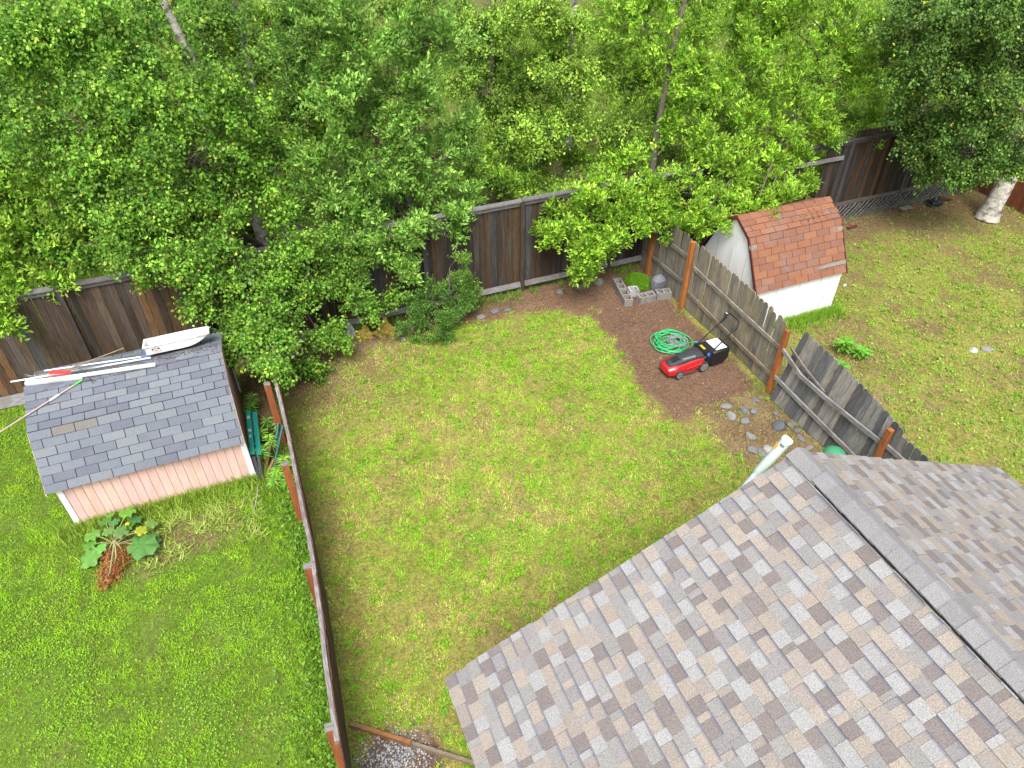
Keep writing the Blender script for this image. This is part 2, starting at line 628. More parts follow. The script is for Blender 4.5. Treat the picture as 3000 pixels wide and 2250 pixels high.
gb_ = gb[:, None]
gcol = th * (1 - gb_) + sc * gb_
nxg = len(gx)
ii, jj = np.meshgrid(np.arange(nxg - 1), np.arange(len(gy) - 1))
q = (jj * nxg + ii).ravel()
GF = np.stack([q, q + 1, q + 1 + nxg, q + nxg], 1)
M['ground'] = material('soil_and_thatch', src='attr', rough=0.95, scale=22.0, lo=0.6, hi=1.35, rnd=False, bump=0.8,
                       bump_scale=30.0, stain=(0.045, 0.032, 0.02), stain_scale=9.0, stain_amt=0.35, detail=6.0, spec=0.1)
ground = mesh_obj('ground', np_mesh('ground', np.stack([gxf, gyf, gz], 1), GF, M['ground'], gcol, True))
tag(ground, kind='structure')


def blades(P, L, W, lean, col, jitter=0.25):
    """one triangle per blade"""
    n = len(P)
    a = rng.uniform(0, 2 * np.pi, n)
    h = np.stack([np.cos(a), np.sin(a)], 1)
    b = a + rng.uniform(0.6, 2.4, n)
    w = np.stack([np.cos(b), np.sin(b)], 1) * (W / 2)[:, None]
    V = np.zeros((n, 3, 3))
    V[:, 0, :2] = P[:, :2] - w
    V[:, 1, :2] = P[:, :2] + w
    V[:, :2, 2] = P[:, 2:3]
    V[:, 2, :2] = P[:, :2] + h * (L * np.sin(lean))[:, None]
    V[:, 2, 2] = P[:, 2] + L * np.cos(lean)
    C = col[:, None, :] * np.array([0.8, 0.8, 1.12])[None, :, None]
    C = C * (1 + rng.uniform(-jitter, jitter, (n, 1, 1)))
    return V.reshape(-1, 3), np.arange(3 * n).reshape(-1, 3), C.reshape(-1, 3)


def scatter(n, x0, x1, y0, y1):
    p = np.stack([rng.uniform(x0, x1, n), rng.uniform(y0, y1, n), np.full(n, -0.012)], 1)
    return p[in_view(p)]


def lawn(name, label, x0, x1, y0, y1, n, keep, g1, g2, straw, Lr, Wr, leanr, dryf=None):
    p = scatter(n, x0, x1, y0, y1)
    p = p[keep(p[:, 0], p[:, 1])]
    b = bare(p[:, 0], p[:, 1])
    p = p[rng.random(len(p)) > b * 1.02]
    m = len(p)
    d = dry(p[:, 0], p[:, 1]) if dryf is None else np.full(m, dryf)
    t = (0.65 * fbm(p[:, 0], p[:, 1], 2.0, 55) + 0.35 * rng.random(m))[:, None]
    c = np.array(g1) * (1 - t) + np.array(g2) * t
    cl = fbm(p[:, 0], p[:, 1], 6.0, 57, 2)
    s = (rng.random(m) < d * (0.55 + 0.9 * sstep(0.62, 0.38, cl)))[:, None]
    c = np.where(s, np.array(straw) * rng.uniform(0.75, 1.2, (m, 1)), c)
    c = c * (0.68 + 0.62 * sstep(0.25, 0.75, cl) * rng.uniform(0.85, 1.15, m))[:, None]
    tall = 0.45 + 1.1 * sstep(0.25, 0.75, 0.5 * fbm(p[:, 0], p[:, 1], 2.2, 66) + 0.5 * cl)
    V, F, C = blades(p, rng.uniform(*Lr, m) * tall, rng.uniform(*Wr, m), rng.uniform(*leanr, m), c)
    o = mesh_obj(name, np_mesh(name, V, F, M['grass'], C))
    return tag(o, label, 'grass', kind='stuff')


HOUSE = (0.82, 9.155, 3.94)
lawn('lawn_grass', 'mown yellow green lawn inside the fenced yard', -0.6, 9.42, 3.0, 14.2, 330000,
     lambda x, y: (x > left_x(y) + 0.02) & (x < 9.4) & ~((x > 1.2) & (x < 8.8) & (y < 3.6)),
     (0.17, 0.355, 0.013), (0.315, 0.52, 0.024), (0.58, 0.49, 0.17), (0.02, 0.065), (0.007, 0.015), (0.25, 1.3))
lawn('clover_grass', 'lush clover lawn left of the brown fence', -9.0, -0.1, 2.0, 14.2, 260000,
     lambda x, y: (x < left_x(y) - 0.06) & ~((x > -4.0) & (x < -0.97) & (y > 10.3) & (y < 12.95)),
     (0.14, 0.315, 0.009), (0.295, 0.49, 0.015), (0.36, 0.34, 0.08), (0.02, 0.065), (0.008, 0.016), (0.3, 1.25))
lawn('patchy_grass', 'patchy weedy grass of the yard with the white shed', 9.5, 25.0, 1.5, 14.2, 230000,
     lambda x, y: (x > 9.5) & ~((x > 10.2) & (x < 12.75) & (y > 10.65) & (y < 12.7)),
     (0.115, 0.265, 0.013), (0.235, 0.39, 0.024), (0.41, 0.33, 0.13), (0.03, 0.085), (0.009, 0.018), (0.4, 1.3))
lawn('meadow_grass', 'tall bright grass growing beyond the back fence', -8.0, 40.0, 14.5, 40.0, 190000,
     lambda x, y: y > 14.5,
     (0.095, 0.215, 0.012), (0.235, 0.39, 0.036), (0.25, 0.25, 0.07), (0.15, 0.55), (0.015, 0.03), (0.1, 0.9), 0.05)


def leaflets(name, label, P, size, col, tilt=0.5, cat='ground cover'):
    """flat lying leaflets, two triangles each"""
    n = len(P)
    a = rng.uniform(0, 2 * np.pi, n)
    u = np.stack([np.cos(a), np.sin(a), rng.uniform(-tilt, tilt, n)], 1)
    w = np.stack([-np.sin(a), np.cos(a), rng.uniform(-tilt, tilt, n)], 1) * 0.62
    s = size[:, None]
    V = np.stack([P - u * s * 0.5, P + w * s * 0.5, P + u * s * 0.5, P - w * s * 0.5], 1)
    C = np.repeat(col[:, None, :], 4, 1)
    o = mesh_obj(name, np_mesh(name, V.reshape(-1, 3), np.arange(4 * n).reshape(-1, 4), M['leaf' if cat != 'litter' else 'litter'],
                               C.reshape(-1, 3)))
    return tag(o, label, cat, kind='stuff')


p = scatter(110000, -9, -0.3, 2.0, 14)
p = p[(p[:, 0] < left_x(p[:, 1]) - 0.1) & ~((p[:, 0] > -4.05) & (p[:, 0] < -0.9) & (p[:, 1] > 10.25))]
p = p[rng.random(len(p)) < 0.10 + 0.9 * sstep(0.42, 0.68, fbm(p[:, 0], p[:, 1], 1.3, 101))]
p = p[rng.random(len(p)) > bare(p[:, 0], p[:, 1])]
p[:, 2] = rng.uniform(0.0, 0.05, len(p))
t = rng.random((len(p), 1))
leaflets('clover', 'bright green clover leaves in the left lawn', p, rng.uniform(0.015, 0.038, len(p)),
         np.array([0.115, 0.29, 0.011]) * (1 - t) + np.array([0.245, 0.45, 0.024]) * t)
p = scatter(75000, -0.4, 9.4, 3.0, 14)
p = p[(p[:, 0] > left_x(p[:, 1]) + 0.05) & ~((p[:, 0] > 1.2) & (p[:, 0] < 8.8) & (p[:, 1] < 3.6))]
p = p[rng.random(len(p)) < 0.03 + 0.9 * sstep(0.54, 0.66, fbm(p[:, 0], p[:, 1], 1.3, 131))]
p = p[rng.random(len(p)) > bare(p[:, 0], p[:, 1]) * 1.05]
p[:, 2] = rng.uniform(0.0, 0.04, len(p))
t = rng.random((len(p), 1))
leaflets('broadleaf_weeds', 'bright green low weeds in patches of the yard lawn', p, rng.uniform(0.02, 0.045, len(p)),
         np.array([0.14, 0.34, 0.015]) * (1 - t) + np.array([0.27, 0.47, 0.03]) * t)
p = scatter(60000, 9.5, 25, 1.5, 14)
p = p[~((p[:, 0] > 10.2) & (p[:, 0] < 12.8) & (p[:, 1] > 10.6) & (p[:, 1] < 12.8))]
p = p[rng.random(len(p)) < 0.08 + 0.35 * sstep(0.50, 0.72, fbm(p[:, 0], p[:, 1], 2.5, 151))]
p = p[rng.random(len(p)) > bare(p[:, 0], p[:, 1]) * 1.05]
p[:, 2] = rng.uniform(0.0, 0.08, len(p))
t = rng.random((len(p), 1))
leaflets('dandelion_weeds', 'long leaved weeds scattered over the patchy right yard', p, rng.uniform(0.03, 0.075, len(p)),
         np.array([0.13, 0.27, 0.025]) * (1 - t) + np.array([0.33, 0.44, 0.08]) * t, 0.7)
# small rosettes of brighter weeds
def rosettes(name, label, n, x0, x1, keep, c1, c2, n_leaf=26):
    q0 = scatter(n, x0, x1, 3.0, 14.0)
    q0 = q0[keep(q0[:, 0], q0[:, 1])]
    q0 = q0[rng.random(len(q0)) > bare(q0[:, 0], q0[:, 1]) * 1.1]
    rad = rng.uniform(0.03, 0.13, len(q0)) * rng.uniform(0.5, 1.3, len(q0))
    P = np.repeat(q0, n_leaf, 0)
    r_ = np.repeat(rad, n_leaf)
    P[:, :2] += rng.normal(0, 0.6, (len(P), 2)) * r_[:, None]
    P[:, 2] = rng.uniform(0.01, 0.055, len(P))
    t_ = np.repeat(rng.random((len(q0), 1)), n_leaf, 0) * 0.7 + 0.3 * rng.random((len(P), 1))
    leaflets(name, label, P, rng.uniform(0.02, 0.05, len(P)), np.array(c1) * (1 - t_) + np.array(c2) * t_, 0.7)


rosettes('lawn_rosettes', 'small bright weed rosettes dotted over the yard lawn', 900, -0.3, 9.3,
         lambda x, y: (x > left_x(y) + 0.15) & (x < 9.3) & ~((x > 1.2) & (x < 8.8) & (y < 3.6)), (0.11, 0.29, 0.012), (0.26, 0.48, 0.02))
rosettes('yard_rosettes', 'small weed rosettes dotted over the right yard', 900, 9.6, 22,
         lambda x, y: (x > 9.6) & ~((x > 10.1) & (x < 12.9) & (y > 10.5) & (y < 12.9)), (0.10, 0.25, 0.015), (0.28, 0.44, 0.05))
# fallen leaves and chips on the bare soil
p = scatter(15000, -0.2, 25, 5.5, 14.1)
bb = bare(p[:, 0], p[:, 1])
p = p[(bb > 0.5) & (rng.random(len(p)) < 0.20 + 0.45 * (p[:, 0] > 9.5))]
p = p[~((p[:, 0] > 10.2) & (p[:, 0] < 12.8) & (p[:, 1] > 10.6) & (p[:, 1] < 12.8))]
p[:, 2] = rng.uniform(0.006, 0.02, len(p))
pal = np.array([(0.36, 0.24, 0.10), (0.40, 0.33, 0.05), (0.20, 0.10, 0.05), (0.45, 0.36, 0.24), (0.12, 0.07, 0.045)])
leaflets('fallen_leaves', 'small yellow and tan fallen leaves lying on bare soil', p, rng.uniform(0.012, 0.042, len(p)) * rng.uniform(0.6, 1.3, len(p)),
         pal[rng.integers(0, 5, len(p))], 0.3, 'litter')
# white clover flower heads
p = scatter(2600, -9, -0.4, 2, 14)
p = p[(p[:, 0] < left_x(p[:, 1]) - 0.2) & ~((p[:, 0] > -4.05) & (p[:, 0] < -0.9) & (p[:, 1] > 10.25))]
p = p[rng.random(len(p)) < 0.55 * sstep(0.45, 0.65, fbm(p[:, 0], p[:, 1], 0.9, 171))]
p[:, 2] = 0.055
leaflets('clover_flowers', 'tiny white clover flowers dotted over the left lawn', p, rng.uniform(0.012, 0.02, len(p)),
         np.full((len(p), 3), 0.5), 0.2, 'litter')


def stone_verts(n, size, flat, seed):
    """N small irregular stones as octahedra with jitter"""
    r = np.random.default_rng(seed)
    base = np.array([(1, 0, 0), (0, 1, 0), (-1, 0, 0), (0, -1, 0), (0, 0, 1), (0, 0, -1)], float)
    V = base[None] * size[:, None, None] * r.uniform(0.6, 1.2, (n, 6, 1))
    V[:, :, 2] *= flat
    return V


ng = 1700
gp = np.stack([rng.normal(0.06, 0.26, ng), rng.normal(4.32, 0.24, ng), np.full(ng, 0.0)], 1)
gp = gp[(gp[:, 0] > left_x(gp[:, 1]) + 0.04) & (gp[:, 0] < 0.95)]
ng = len(gp)
V = stone_verts(ng, rng.uniform(0.008, 0.022, ng), 0.7, 3) + gp[:, None, :]
oct_f = np.array([(0, 1, 4), (1, 2, 4), (2, 3, 4), (3, 0, 4), (1, 0, 5), (2, 1, 5), (3, 2, 5), (0, 3, 5)])
F = (oct_f[None] + (np.arange(ng) * 6)[:, None, None]).reshape(-1, 3)
gc = np.array([(0.16, 0.16, 0.17), (0.30, 0.30, 0.31), (0.09, 0.095, 0.105), (0.42, 0.41, 0.40)])[rng.integers(0, 4, ng)]
tag(mesh_obj('gravel', np_mesh('gravel', V.reshape(-1, 3), F, M['gravel'], np.repeat(gc, 6, 0))),
    'grey gravel patch between timber edging and brown fence', 'gravel', kind='stuff')
npb = 1500
pb = scatter(npb * 3, 6.9, 9.35, 6.6, 14.1)
pb = pb[(bare(pb[:, 0], pb[:, 1]) > 0.7)]
npb = len(pb)
V = stone_verts(npb, rng.uniform(0.004, 0.016, npb), 0.6, 4) + pb[:, None, :] + np.array([0, 0, 0.012])
F = (oct_f[None] + (np.arange(npb) * 6)[:, None, None]).reshape(-1, 3)
pc = np.array([(0.14, 0.095, 0.07), (0.20, 0.15, 0.12), (0.09, 0.06, 0.05), (0.26, 0.2, 0.16)])[rng.integers(0, 4, npb)]
tag(mesh_obj('soil_crumbs', np_mesh('soil_crumbs', V.reshape(-1, 3), F, M['gravel'], np.repeat(pc, 6, 0))),
    'pebbles and soil crumbs on the bare brown bed', 'pebbles', kind='stuff')
# ------------------------------------------------------------------ house with shingled gable roof
def tab_mesh(name, depth, thick, mat, gap=0.0, top=0.0015):
    """shingle tab, 1 wide (scaled per piece), butt at y = 0"""
    v = [(0, 0, 0), (1, 0, 0), (1, depth, 0), (0, depth, 0),
         (0, 0, thick), (1, 0, thick), (1, depth, top), (0, depth, top)]
    f = [(4, 5, 6, 7), (0, 1, 5, 4), (1, 2, 6, 5), (3, 0, 4, 7), (0, 3, 2, 1)]
    me = bpy.data.meshes.new(name)
    me.from_pydata(v, [], f)
    uv = me.uv_layers.new(name='UVMap')
    for lp in me.loops:
        c = v[lp.vertex_index]
        uv.data[lp.index].uv = (c[0], c[1] / depth)
    me.materials.append(mat)
    return me


def frame(origin, ex, ey):
    ex = Vector(ex).normalized()
    ey = Vector(ey).normalized()
    ez = ex.cross(ey)
    return Matrix.Translation(origin) @ Matrix((ex, ey, ez)).transposed().to_4x4()


HX0, HX1, HY1 = HOUSE
HRX, HRZ, HEZ = 4.987, 4.347, 2.40
HY0 = -5.0
house = thing('house', 'house with grey, tan and mauve shingled gable roof in the foreground', 'house', ((HX0 + HX1) / 2, 0, 0))
slope_len = math.hypot(HRX - HX0, HRZ - HEZ)
roof = MB()
dn = 0.012
prof = [(HX0 + 0.01, HEZ - dn), (HRX, HRZ - dn), (HX1 - 0.01, HEZ - dn), (HX1 - 0.01, HEZ - 0.13), (HRX, HRZ - 0.14), (HX0 + 0.01, HEZ - 0.13)]
roof.prism([(x, HY0, z) for x, z in prof], (0, HY1 - HY0 - 0.02, 0))
roof_o = roof.build('roof', M['underlay'], house)
fa = MB()
fa.prism([(HX0 + 0.005, HY1 - 0.019, HEZ - 0.022), (HRX, HY1 - 0.019, HRZ - 0.022), (HX1 - 0.005, HY1 - 0.019, HEZ - 0.022),
          (HX1 - 0.005, HY1 - 0.019, HEZ - 0.19), (HRX, HY1 - 0.019, HRZ - 0.20), (HX0 + 0.005, HY1 - 0.019, HEZ - 0.19)], (0, 0.022, 0))
fa.build('fascia', M['fascia'], house)
wl_ = MB()
wl_.prism([(1.25, 3.5, 0), (8.75, 3.5, 0), (8.75, 3.5, HEZ + 0.05), (HRX, 3.5, HRZ - 0.18), (1.25, 3.5, HEZ + 0.05)], (0, HY0 + 0.3 - 3.5, 0))
wl_.build('wall', M['house_wall'], house)

SH_COL = [((0.240, 0.237, 0.236), 0.20), ((0.196, 0.189, 0.182), 0.18), ((0.236, 0.206, 0.177), 0.25),
          ((0.212, 0.188, 0.170), 0.10), ((0.148, 0.129, 0.124), 0.18), ((0.184, 0.176, 0.174), 0.09)]
sh_c = [c for c, w in SH_COL]
sh_w = np.cumsum([w for c, w in SH_COL])
EXPO = 0.1435
n_course = int(round(slope_len / EXPO))
pieces = []
rs = random.Random(11)
for side in (0, 1):
    if side == 0:
        ex, ey, org = Vector((0, -1, 0)), Vector((HRX - HX0, 0, HRZ - HEZ)).normalized(), Vector((HX0, HY1 + 0.008, HEZ))
    else:
        ex, ey, org = Vector((0, 1, 0)), Vector((HRX - HX1, 0, HRZ - HEZ)).normalized(), Vector((HX1, HY0, HEZ))
    ez = ex.cross(ey)
    length = HY1 + 0.008 - HY0
    this_row = []
    for k in range(n_course):
        last_row = this_row
        this_row = []
        u = 0.0
        u_off = -rs.uniform(0, 0.2)
        u = u_off
        prev = -1
        while u < length:
            w = rs.choice([0.07, 0.13, 0.15, 0.155, 0.165, 0.17, 0.18, 0.20, 0.22]) * rs.uniform(0.9, 1.1)
            a, b = max(u, 0.0), min(u + w, length)
            u += w
            if b - a < 0.02:
                continue
            ci = int(np.searchsorted(sh_w, rs.random()))
            below = [c_ for (a_, b_, c_) in last_row if a_ < b - 0.02 and b_ > a + 0.02]
            for _try in range(4):
                ci = min(ci, len(sh_c) - 1)
                if ci == prev or ci in below:
                    ci = int(np.searchsorted(sh_w, rs.random()))
            ci = min(ci, len(sh_c) - 1)
            this_row.append((a, b, ci))
            prev = ci
            g = rs.uniform(0.94, 1.06)
            col = tuple(c * g for c in sh_c[ci])
            raised = rs.random() < 0.5
            o = org + ey * (k * EXPO - 0.006 + rs.uniform(-0.002, 0.002)) + ex * (a + 0.001) + ez * (0.002 + 0.0035 * raised)
            pieces.append((o, ex, ey, b - a - 0.002, col, raised))
cent = np.array([tuple(p_[0] + p_[1] * (p_[3] / 2) + p_[2] * 0.07) for p_ in pieces])
dist = np.linalg.norm(cent - np.array([0, 0, CAM_H]), axis=1)
pp = project(cent)
vis = (pp[:, 0] > 0) & (pp[:, 0] < 3000) & (pp[:, 1] > 0) & (pp[:, 1] < 2250)
order = np.argsort(np.where(vis, dist, 1e9))
single = set(order[:300].tolist())
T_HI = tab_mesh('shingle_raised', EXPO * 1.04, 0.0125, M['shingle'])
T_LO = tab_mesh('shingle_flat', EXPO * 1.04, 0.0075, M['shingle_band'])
rest_v, rest_f, rest_c, rest_uv = [], [], [], []
for i, (o, ex, ey, w, col, raised) in enumerate(pieces):
    mt = frame(o, ex, ey)
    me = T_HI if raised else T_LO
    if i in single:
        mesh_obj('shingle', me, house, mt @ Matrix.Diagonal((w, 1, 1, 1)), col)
    else:
        n0 = len(rest_v)
        mm = mt @ Matrix.Diagonal((w, 1, 1, 1))
        for vv in me.vertices:
            rest_v.append(tuple(mm @ vv.co))
            rest_c.append(col)
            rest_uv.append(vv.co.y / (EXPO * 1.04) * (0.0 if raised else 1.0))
        rest_f.extend([tuple(n0 + j for j in pl.vertices) for pl in list(me.polygons)[:4]])
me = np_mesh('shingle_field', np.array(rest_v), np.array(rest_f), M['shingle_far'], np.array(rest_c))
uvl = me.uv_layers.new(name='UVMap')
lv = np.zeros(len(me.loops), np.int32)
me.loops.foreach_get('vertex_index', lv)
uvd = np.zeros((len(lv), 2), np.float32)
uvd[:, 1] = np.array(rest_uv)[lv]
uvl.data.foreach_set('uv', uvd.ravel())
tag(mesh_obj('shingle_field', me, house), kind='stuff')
gap_shade = MB()  # black strip added as painted shade in the gap under the ridge caps
vw = 0.150
for sg in (-1, 1):
    gap_shade.prism([(HRX, HY0 + 0.2, HRZ + 0.004), (HRX + sg * vw * math.cos(math.atan2(HRZ - HEZ, HRX - HX0)), HY0 + 0.2, HRZ + 0.002 - vw * 0.423), (HRX + sg * vw * 0.906, HY0 + 0.2, HRZ + 0.034 - vw * 0.423), (HRX, HY0 + 0.2, HRZ + 0.036)], (0, HY1 - 0.42 - HY0 - 0.2, 0))
gap_shade.build('ridge_gap_shade', M['black'], house)
# ridge caps: bent shingles, each lapping the one before
CAPX = 0.207
sl = math.atan2(HRZ - HEZ, HRX - HX0)
cm = MB()
hw = 0.155
crs = []
for (y, dz) in ((-0.02, 0.006), (CAPX + 0.03, 0.020)):
    crs.append([(-hw * math.cos(sl), y, dz - hw * math.sin(sl)), (-0.03, y, dz - 0.004), (0, y, dz + 0.004), (0.03, y, dz - 0.004),
                (hw * math.cos(sl), y, dz - hw * math.sin(sl)),
                (hw * math.cos(sl), y, dz - hw * math.sin(sl) - 0.012), (0, y, dz - 0.016), (-hw * math.cos(sl), y, dz - hw * math.sin(sl) - 0.012)])
cm.loft(crs)
cap_me = cm.mesh('ridge_cap', M['cap'])
k = 0
y = HY1 - CAPX - 0.01
while y > HY0 + 0.2:
    g = rs.uniform(0.88, 1.12)
    mesh_obj('ridge_cap', cap_me, house,
             Matrix.Translation((HRX + rs.uniform(-0.004, 0.004), y, HRZ + (0.052 if k > 1 else 0.030))) @ Matrix.Rotation(rs.uniform(-0.012, 0.012), 4, 'Z'),
             (0.185 * g, 0.182 * g, 0.185 * g))
    y -= CAPX
    k += 1

# ------------------------------------------------------------------ sheds with gambrel roofs
def gambrel(shed, x0, x1, pts, cols, lay, tabw, expo_lo, expo_hi, seed, special=None, mat='tab', thick=0.010):
    """pts: (eave, kink, ridge) as (y, z) of the front slope; mirrored behind"""
    r = random.Random(seed)
    (ye, ze), (yk, zk), (yr, zr) = pts
    deck = MB()
    t = 0.03
    full = [(ye, ze), (yk, zk), (yr, zr), (2 * yr - yk, zk), (2 * yr - ye, ze)]
    inner = [(2 * yr - ye - t * 0.9, ze), (2 * yr - yk - 0.02, zk - t), (yr, zr - t), (yk + 0.02, zk - t), (ye + t * 0.9, ze)]
    ring = [(yy, zz - 0.006) for yy, zz in full] + [(yy, zz - 0.006) for yy, zz in inner]
    quads = [(0, 1, 8, 9), (1, 2, 7, 8), (2, 3, 6, 7), (3, 4, 5, 6)]
    for qd in quads:
        deck.prism([(x0 + 0.01, ring[i][0], ring[i][1]) for i in qd], (x1 - x0 - 0.02, 0, 0))
    deck.build('roof', M['underlay'], shed)
    tm = tab_mesh('three_tab', max(expo_lo, expo_hi) * 0.955, thick, M[mat], top=0.004)  # tabs cut short so the black deck shows as painted course shadow lines
    seg = [((ye, ze), (yk, zk), expo_lo), ((yk, zk), (yr, zr), expo_hi)]
    course = 0
    back_v, back_f, back_c = [], [], []
    for back in (False, True):
        course = 0
        for (a, b, e) in seg:
            L = math.hypot(b[0] - a[0], b[1] - a[1])
            n = int(round(L / e))
            e2 = L / n
            ya, yb = a[0], b[0]
            if back:
                ya, yb = 2 * yr - ya, 2 * yr - yb
            ey = Vector((0, yb - ya, b[1] - a[1])).normalized()
            ex = Vector((1, 0, 0)) if not back else Vector((-1, 0, 0))
            ez = ex.cross(ey)
            for k in range(n):
                u = -(tabw * 0.5 if course % 2 else 0.0) + lay
                while u < x1 - x0 + 0.0:
                    s0, s1 = max(u, -0.004), min(u + tabw, x1 - x0 + 0.004)
                    u += tabw
                    if s1 - s0 < 0.03:
                        continue
                    ox = x0 + s0 if not back else x1 - s0
                    o = Vector((ox, ya, a[1])) + ey * (k * e2 - 0.004 + r.uniform(-0.0025, 0.0025)) + ex * 0.003 + ez * (0.001 + r.uniform(0, 0.002))
                    g = r.uniform(0.95, 1.05)
                    c = tuple(v * g for v in r.choice(cols))
                    if special and not back:
                        c = special(course, (s0 + s1) / 2, c)
                    mt = frame(o, ex, ey) @ Matrix.Rotation(r.uniform(-0.006, 0.006), 4, 'Z') @ Matrix.Diagonal((s1 - s0 - 0.012, e2 / max(expo_lo, expo_hi), 1, 1))
                    if not back:
                        mesh_obj('shingle', tm, shed, mt, c)
                    else:
                        n0 = len(back_v)
                        for vv in tm.vertices:
                            back_v.append(tuple(mt @ vv.co))
                            back_c.append(c)
                        back_f.extend([tuple(n0 + j for j in pl.vertices) for pl in list(tm.polygons)[:4]])
                course += 1
    tag(mesh_obj('back_shingles', np_mesh('back_shingles', np.array(back_v), np.array(back_f), M['shingle_plain'], np.array(back_c)), shed),
        kind='stuff')
    # ridge caps
    rc = MB()
    s_ = math.atan2(zr - zk, yr - yk)
    ring = [[(x, -0.14 * math.cos(s_), -0.14 * math.sin(s_) + dz), (x, 0, dz + 0.004), (x, 0.14 * math.cos(s_), -0.14 * math.sin(s_) + dz),
             (x, 0.14 * math.cos(s_), -0.14 * math.sin(s_) + dz - 0.008), (x, 0, dz - 0.006), (x, -0.14 * math.cos(s_), -0.14 * math.sin(s_) + dz - 0.008)]
            for x, dz in ((0, 0.012), (0.33, 0.002))]
    rc.loft(ring)
    rcm = rc.mesh('ridge_cap', M['cap'])
    x = x0
    while x < x1 - 0.05:
        g = r.uniform(0.85, 1.1)
        c = r.choice(cols)
        w = min(0.30, x1 - x) / 0.30
        mesh_obj('ridge_cap', rcm, shed, Matrix.Translation((x, yr, zr + 0.008)) @ Matrix.Diagonal((w * 0.93, 1, 1, 1)), tuple(v * g for v in c))
        x += 0.30


M['shingle_plain'] = material('plain_shingle', src='attr', rough=0.95, scale=110.0, lo=0.8, hi=1.2, spec=0.1)

# pink shed
PX0, PX1, PYF = -4.01, -0.950, 10.30
PRID = 11.63
PYB = 2 * PRID - PYF
PP = ((10.17, 0.985), (10.79, 1.83), (PRID, 2.125))
pink = thing('garden_shed', 'pink shed with blue grey shingled gambrel roof beside the back fence', 'shed', ((PX0 + PX1) / 2, PRID, 0))


def pink_special(course, u, c):
    if course == 6 and 0.40 < u < 1.15:
        return (0.145, 0.134, 0.124)
    return c


gambrel(pink, -4.11, -0.945, PP, [(0.128, 0.144, 0.168), (0.138, 0.152, 0.174), (0.108, 0.115, 0.142), (0.120, 0.132, 0.156), (0.148, 0.162, 0.178)],
        0.0, 0.345, 0.149, 0.148, 21, pink_special)
core = MB()
gp_ = [(PYF + 0.02, 0), (PYB, 0), (PYB, 0.98), (2 * PRID - 10.82, 1.78), (PRID, 2.06), (10.82, 1.78), (PYF + 0.02, 0.98)]
core.prism([(PX0 + 0.02, a, b) for a, b in gp_], (PX1 - PX0 - 0.04, 0, 0))
core.build('wall', M['tan_wall'], pink)
nb = 20
bw = (PX1 - PX0 - 0.18) / nb
bm_ = MB().box((0, 0, 0.50), (bw - 0.007, 0.016, 1.0)).mesh('siding_board', M['pink'])
for i in range(nb):
    mesh_obj('siding_board', bm_, pink, Matrix.Translation((PX0 + 0.09 + (i + 0.5) * bw, PYF + 0.012 + rs.uniform(-0.002, 0.002), 0.02 + rs.uniform(-0.008, 0.0))), tuple(v * rs.uniform(0.95, 1.04) for v in (0.66, 0.425, 0.375)))
tr_ = MB().box((0, 0, 0.51), (0.095, 0.03, 1.02)).mesh('corner_trim', M['white_trim'])
for x in (PX0 + 0.045, PX1 - 0.045):
    mesh_obj('corner_trim', tr_, pink, Matrix.Translation((x, PYF + 0.003, 0)))
tr2 = MB().box((0, 0, 0.50), (0.02, 0.09, 1.0)).mesh('side_trim', M['white_trim'])
for x in (PX0 + 0.008, PX1 - 0.008):
    mesh_obj('corner_trim', tr2, pink, Matrix.Translation((x, PYF + 0.065, 0)))
tr3 = MB().box((0, 0, 0.5), (0.03, 0.09, 1.0)).mesh('corner_trim', M['white_trim'])
mesh_obj('corner_trim', tr3, pink, Matrix.Translation((PX1 - 0.004, PYB - 0.045, 0)))
for xg in (PX1 - 0.002,):
    for (a, b) in ((PP[0], PP[1]), (PP[1], PP[2])):
        MB().bar((xg, 2 * PRID - a[0], a[1] - 0.05), (xg, 2 * PRID - b[0], b[1] - 0.05), 0.024, 0.07, (0, 0, 1)).build('rake_trim', M['white_trim'], pink)
for (a, b) in ((PP[0], PP[1]), (PP[1], PP[2])):
    for xg in (-4.105, -0.952):
        MB().bar((xg, a[0], a[1] - 0.045), (xg, b[0], b[1] - 0.045), 0.018, 0.06, (0, 0, 1)).build('rake_board', M['tan_wall'], pink)

# white shed
WX0, WX1, WYF = 10.26, 12.74, 10.62
WRID = 11.67
WYB = 2 * WRID - WYF
WP = ((10.52, 1.125), (11.16, 2.215), (WRID, 2.49))
white = thing('storage_shed', 'white shed with red shingled gambrel roof and grey patches', 'shed', ((WX0 + WX1) / 2, WRID, 0))


def white_special(course, u, c):
    if course == 99 and u < 0.22:
        return (0.24, 0.23, 0.20)
    return c


gambrel(white, 10.20, 12.78, WP, [(0.200, 0.090, 0.054), (0.206, 0.094, 0.056), (0.192, 0.088, 0.055), (0.220, 0.100, 0.057), (0.180, 0.084, 0.055)],
        0.0, 0.365, 0.158, 0.143, 33, white_special)
ww = MB()
wp_ = [(WYF, 0), (WYB, 0), (WYB, 1.10), (2 * WRID - 11.19, 2.15), (WRID, 2.42), (11.19, 2.15), (WYF, 1.10)]
ww.prism([(WX0, a, b) for a, b in wp_], (WX1 - WX0, 0, 0))
ww.build('wall', M['white_wall'], white)
M['seam'] = plain('panel_seam', (0.34, 0.34, 0.33), 0.8)
M['scuff'] = plain('scuffed_paint', (0.20, 0.18, 0.15), 0.9)
for xs in (10.9, 11.55, 12.16):
    MB().box((xs, WYF - 0.001, 0.54), (0.010, 0.004, 1.06)).build('panel_seam', M['seam'], white)
for ys in (11.15, 11.67, 12.2):
    MB().box((WX0 - 0.001, ys, 0.85), (0.004, 0.010, 1.68)).build('panel_seam', M['seam'], white)
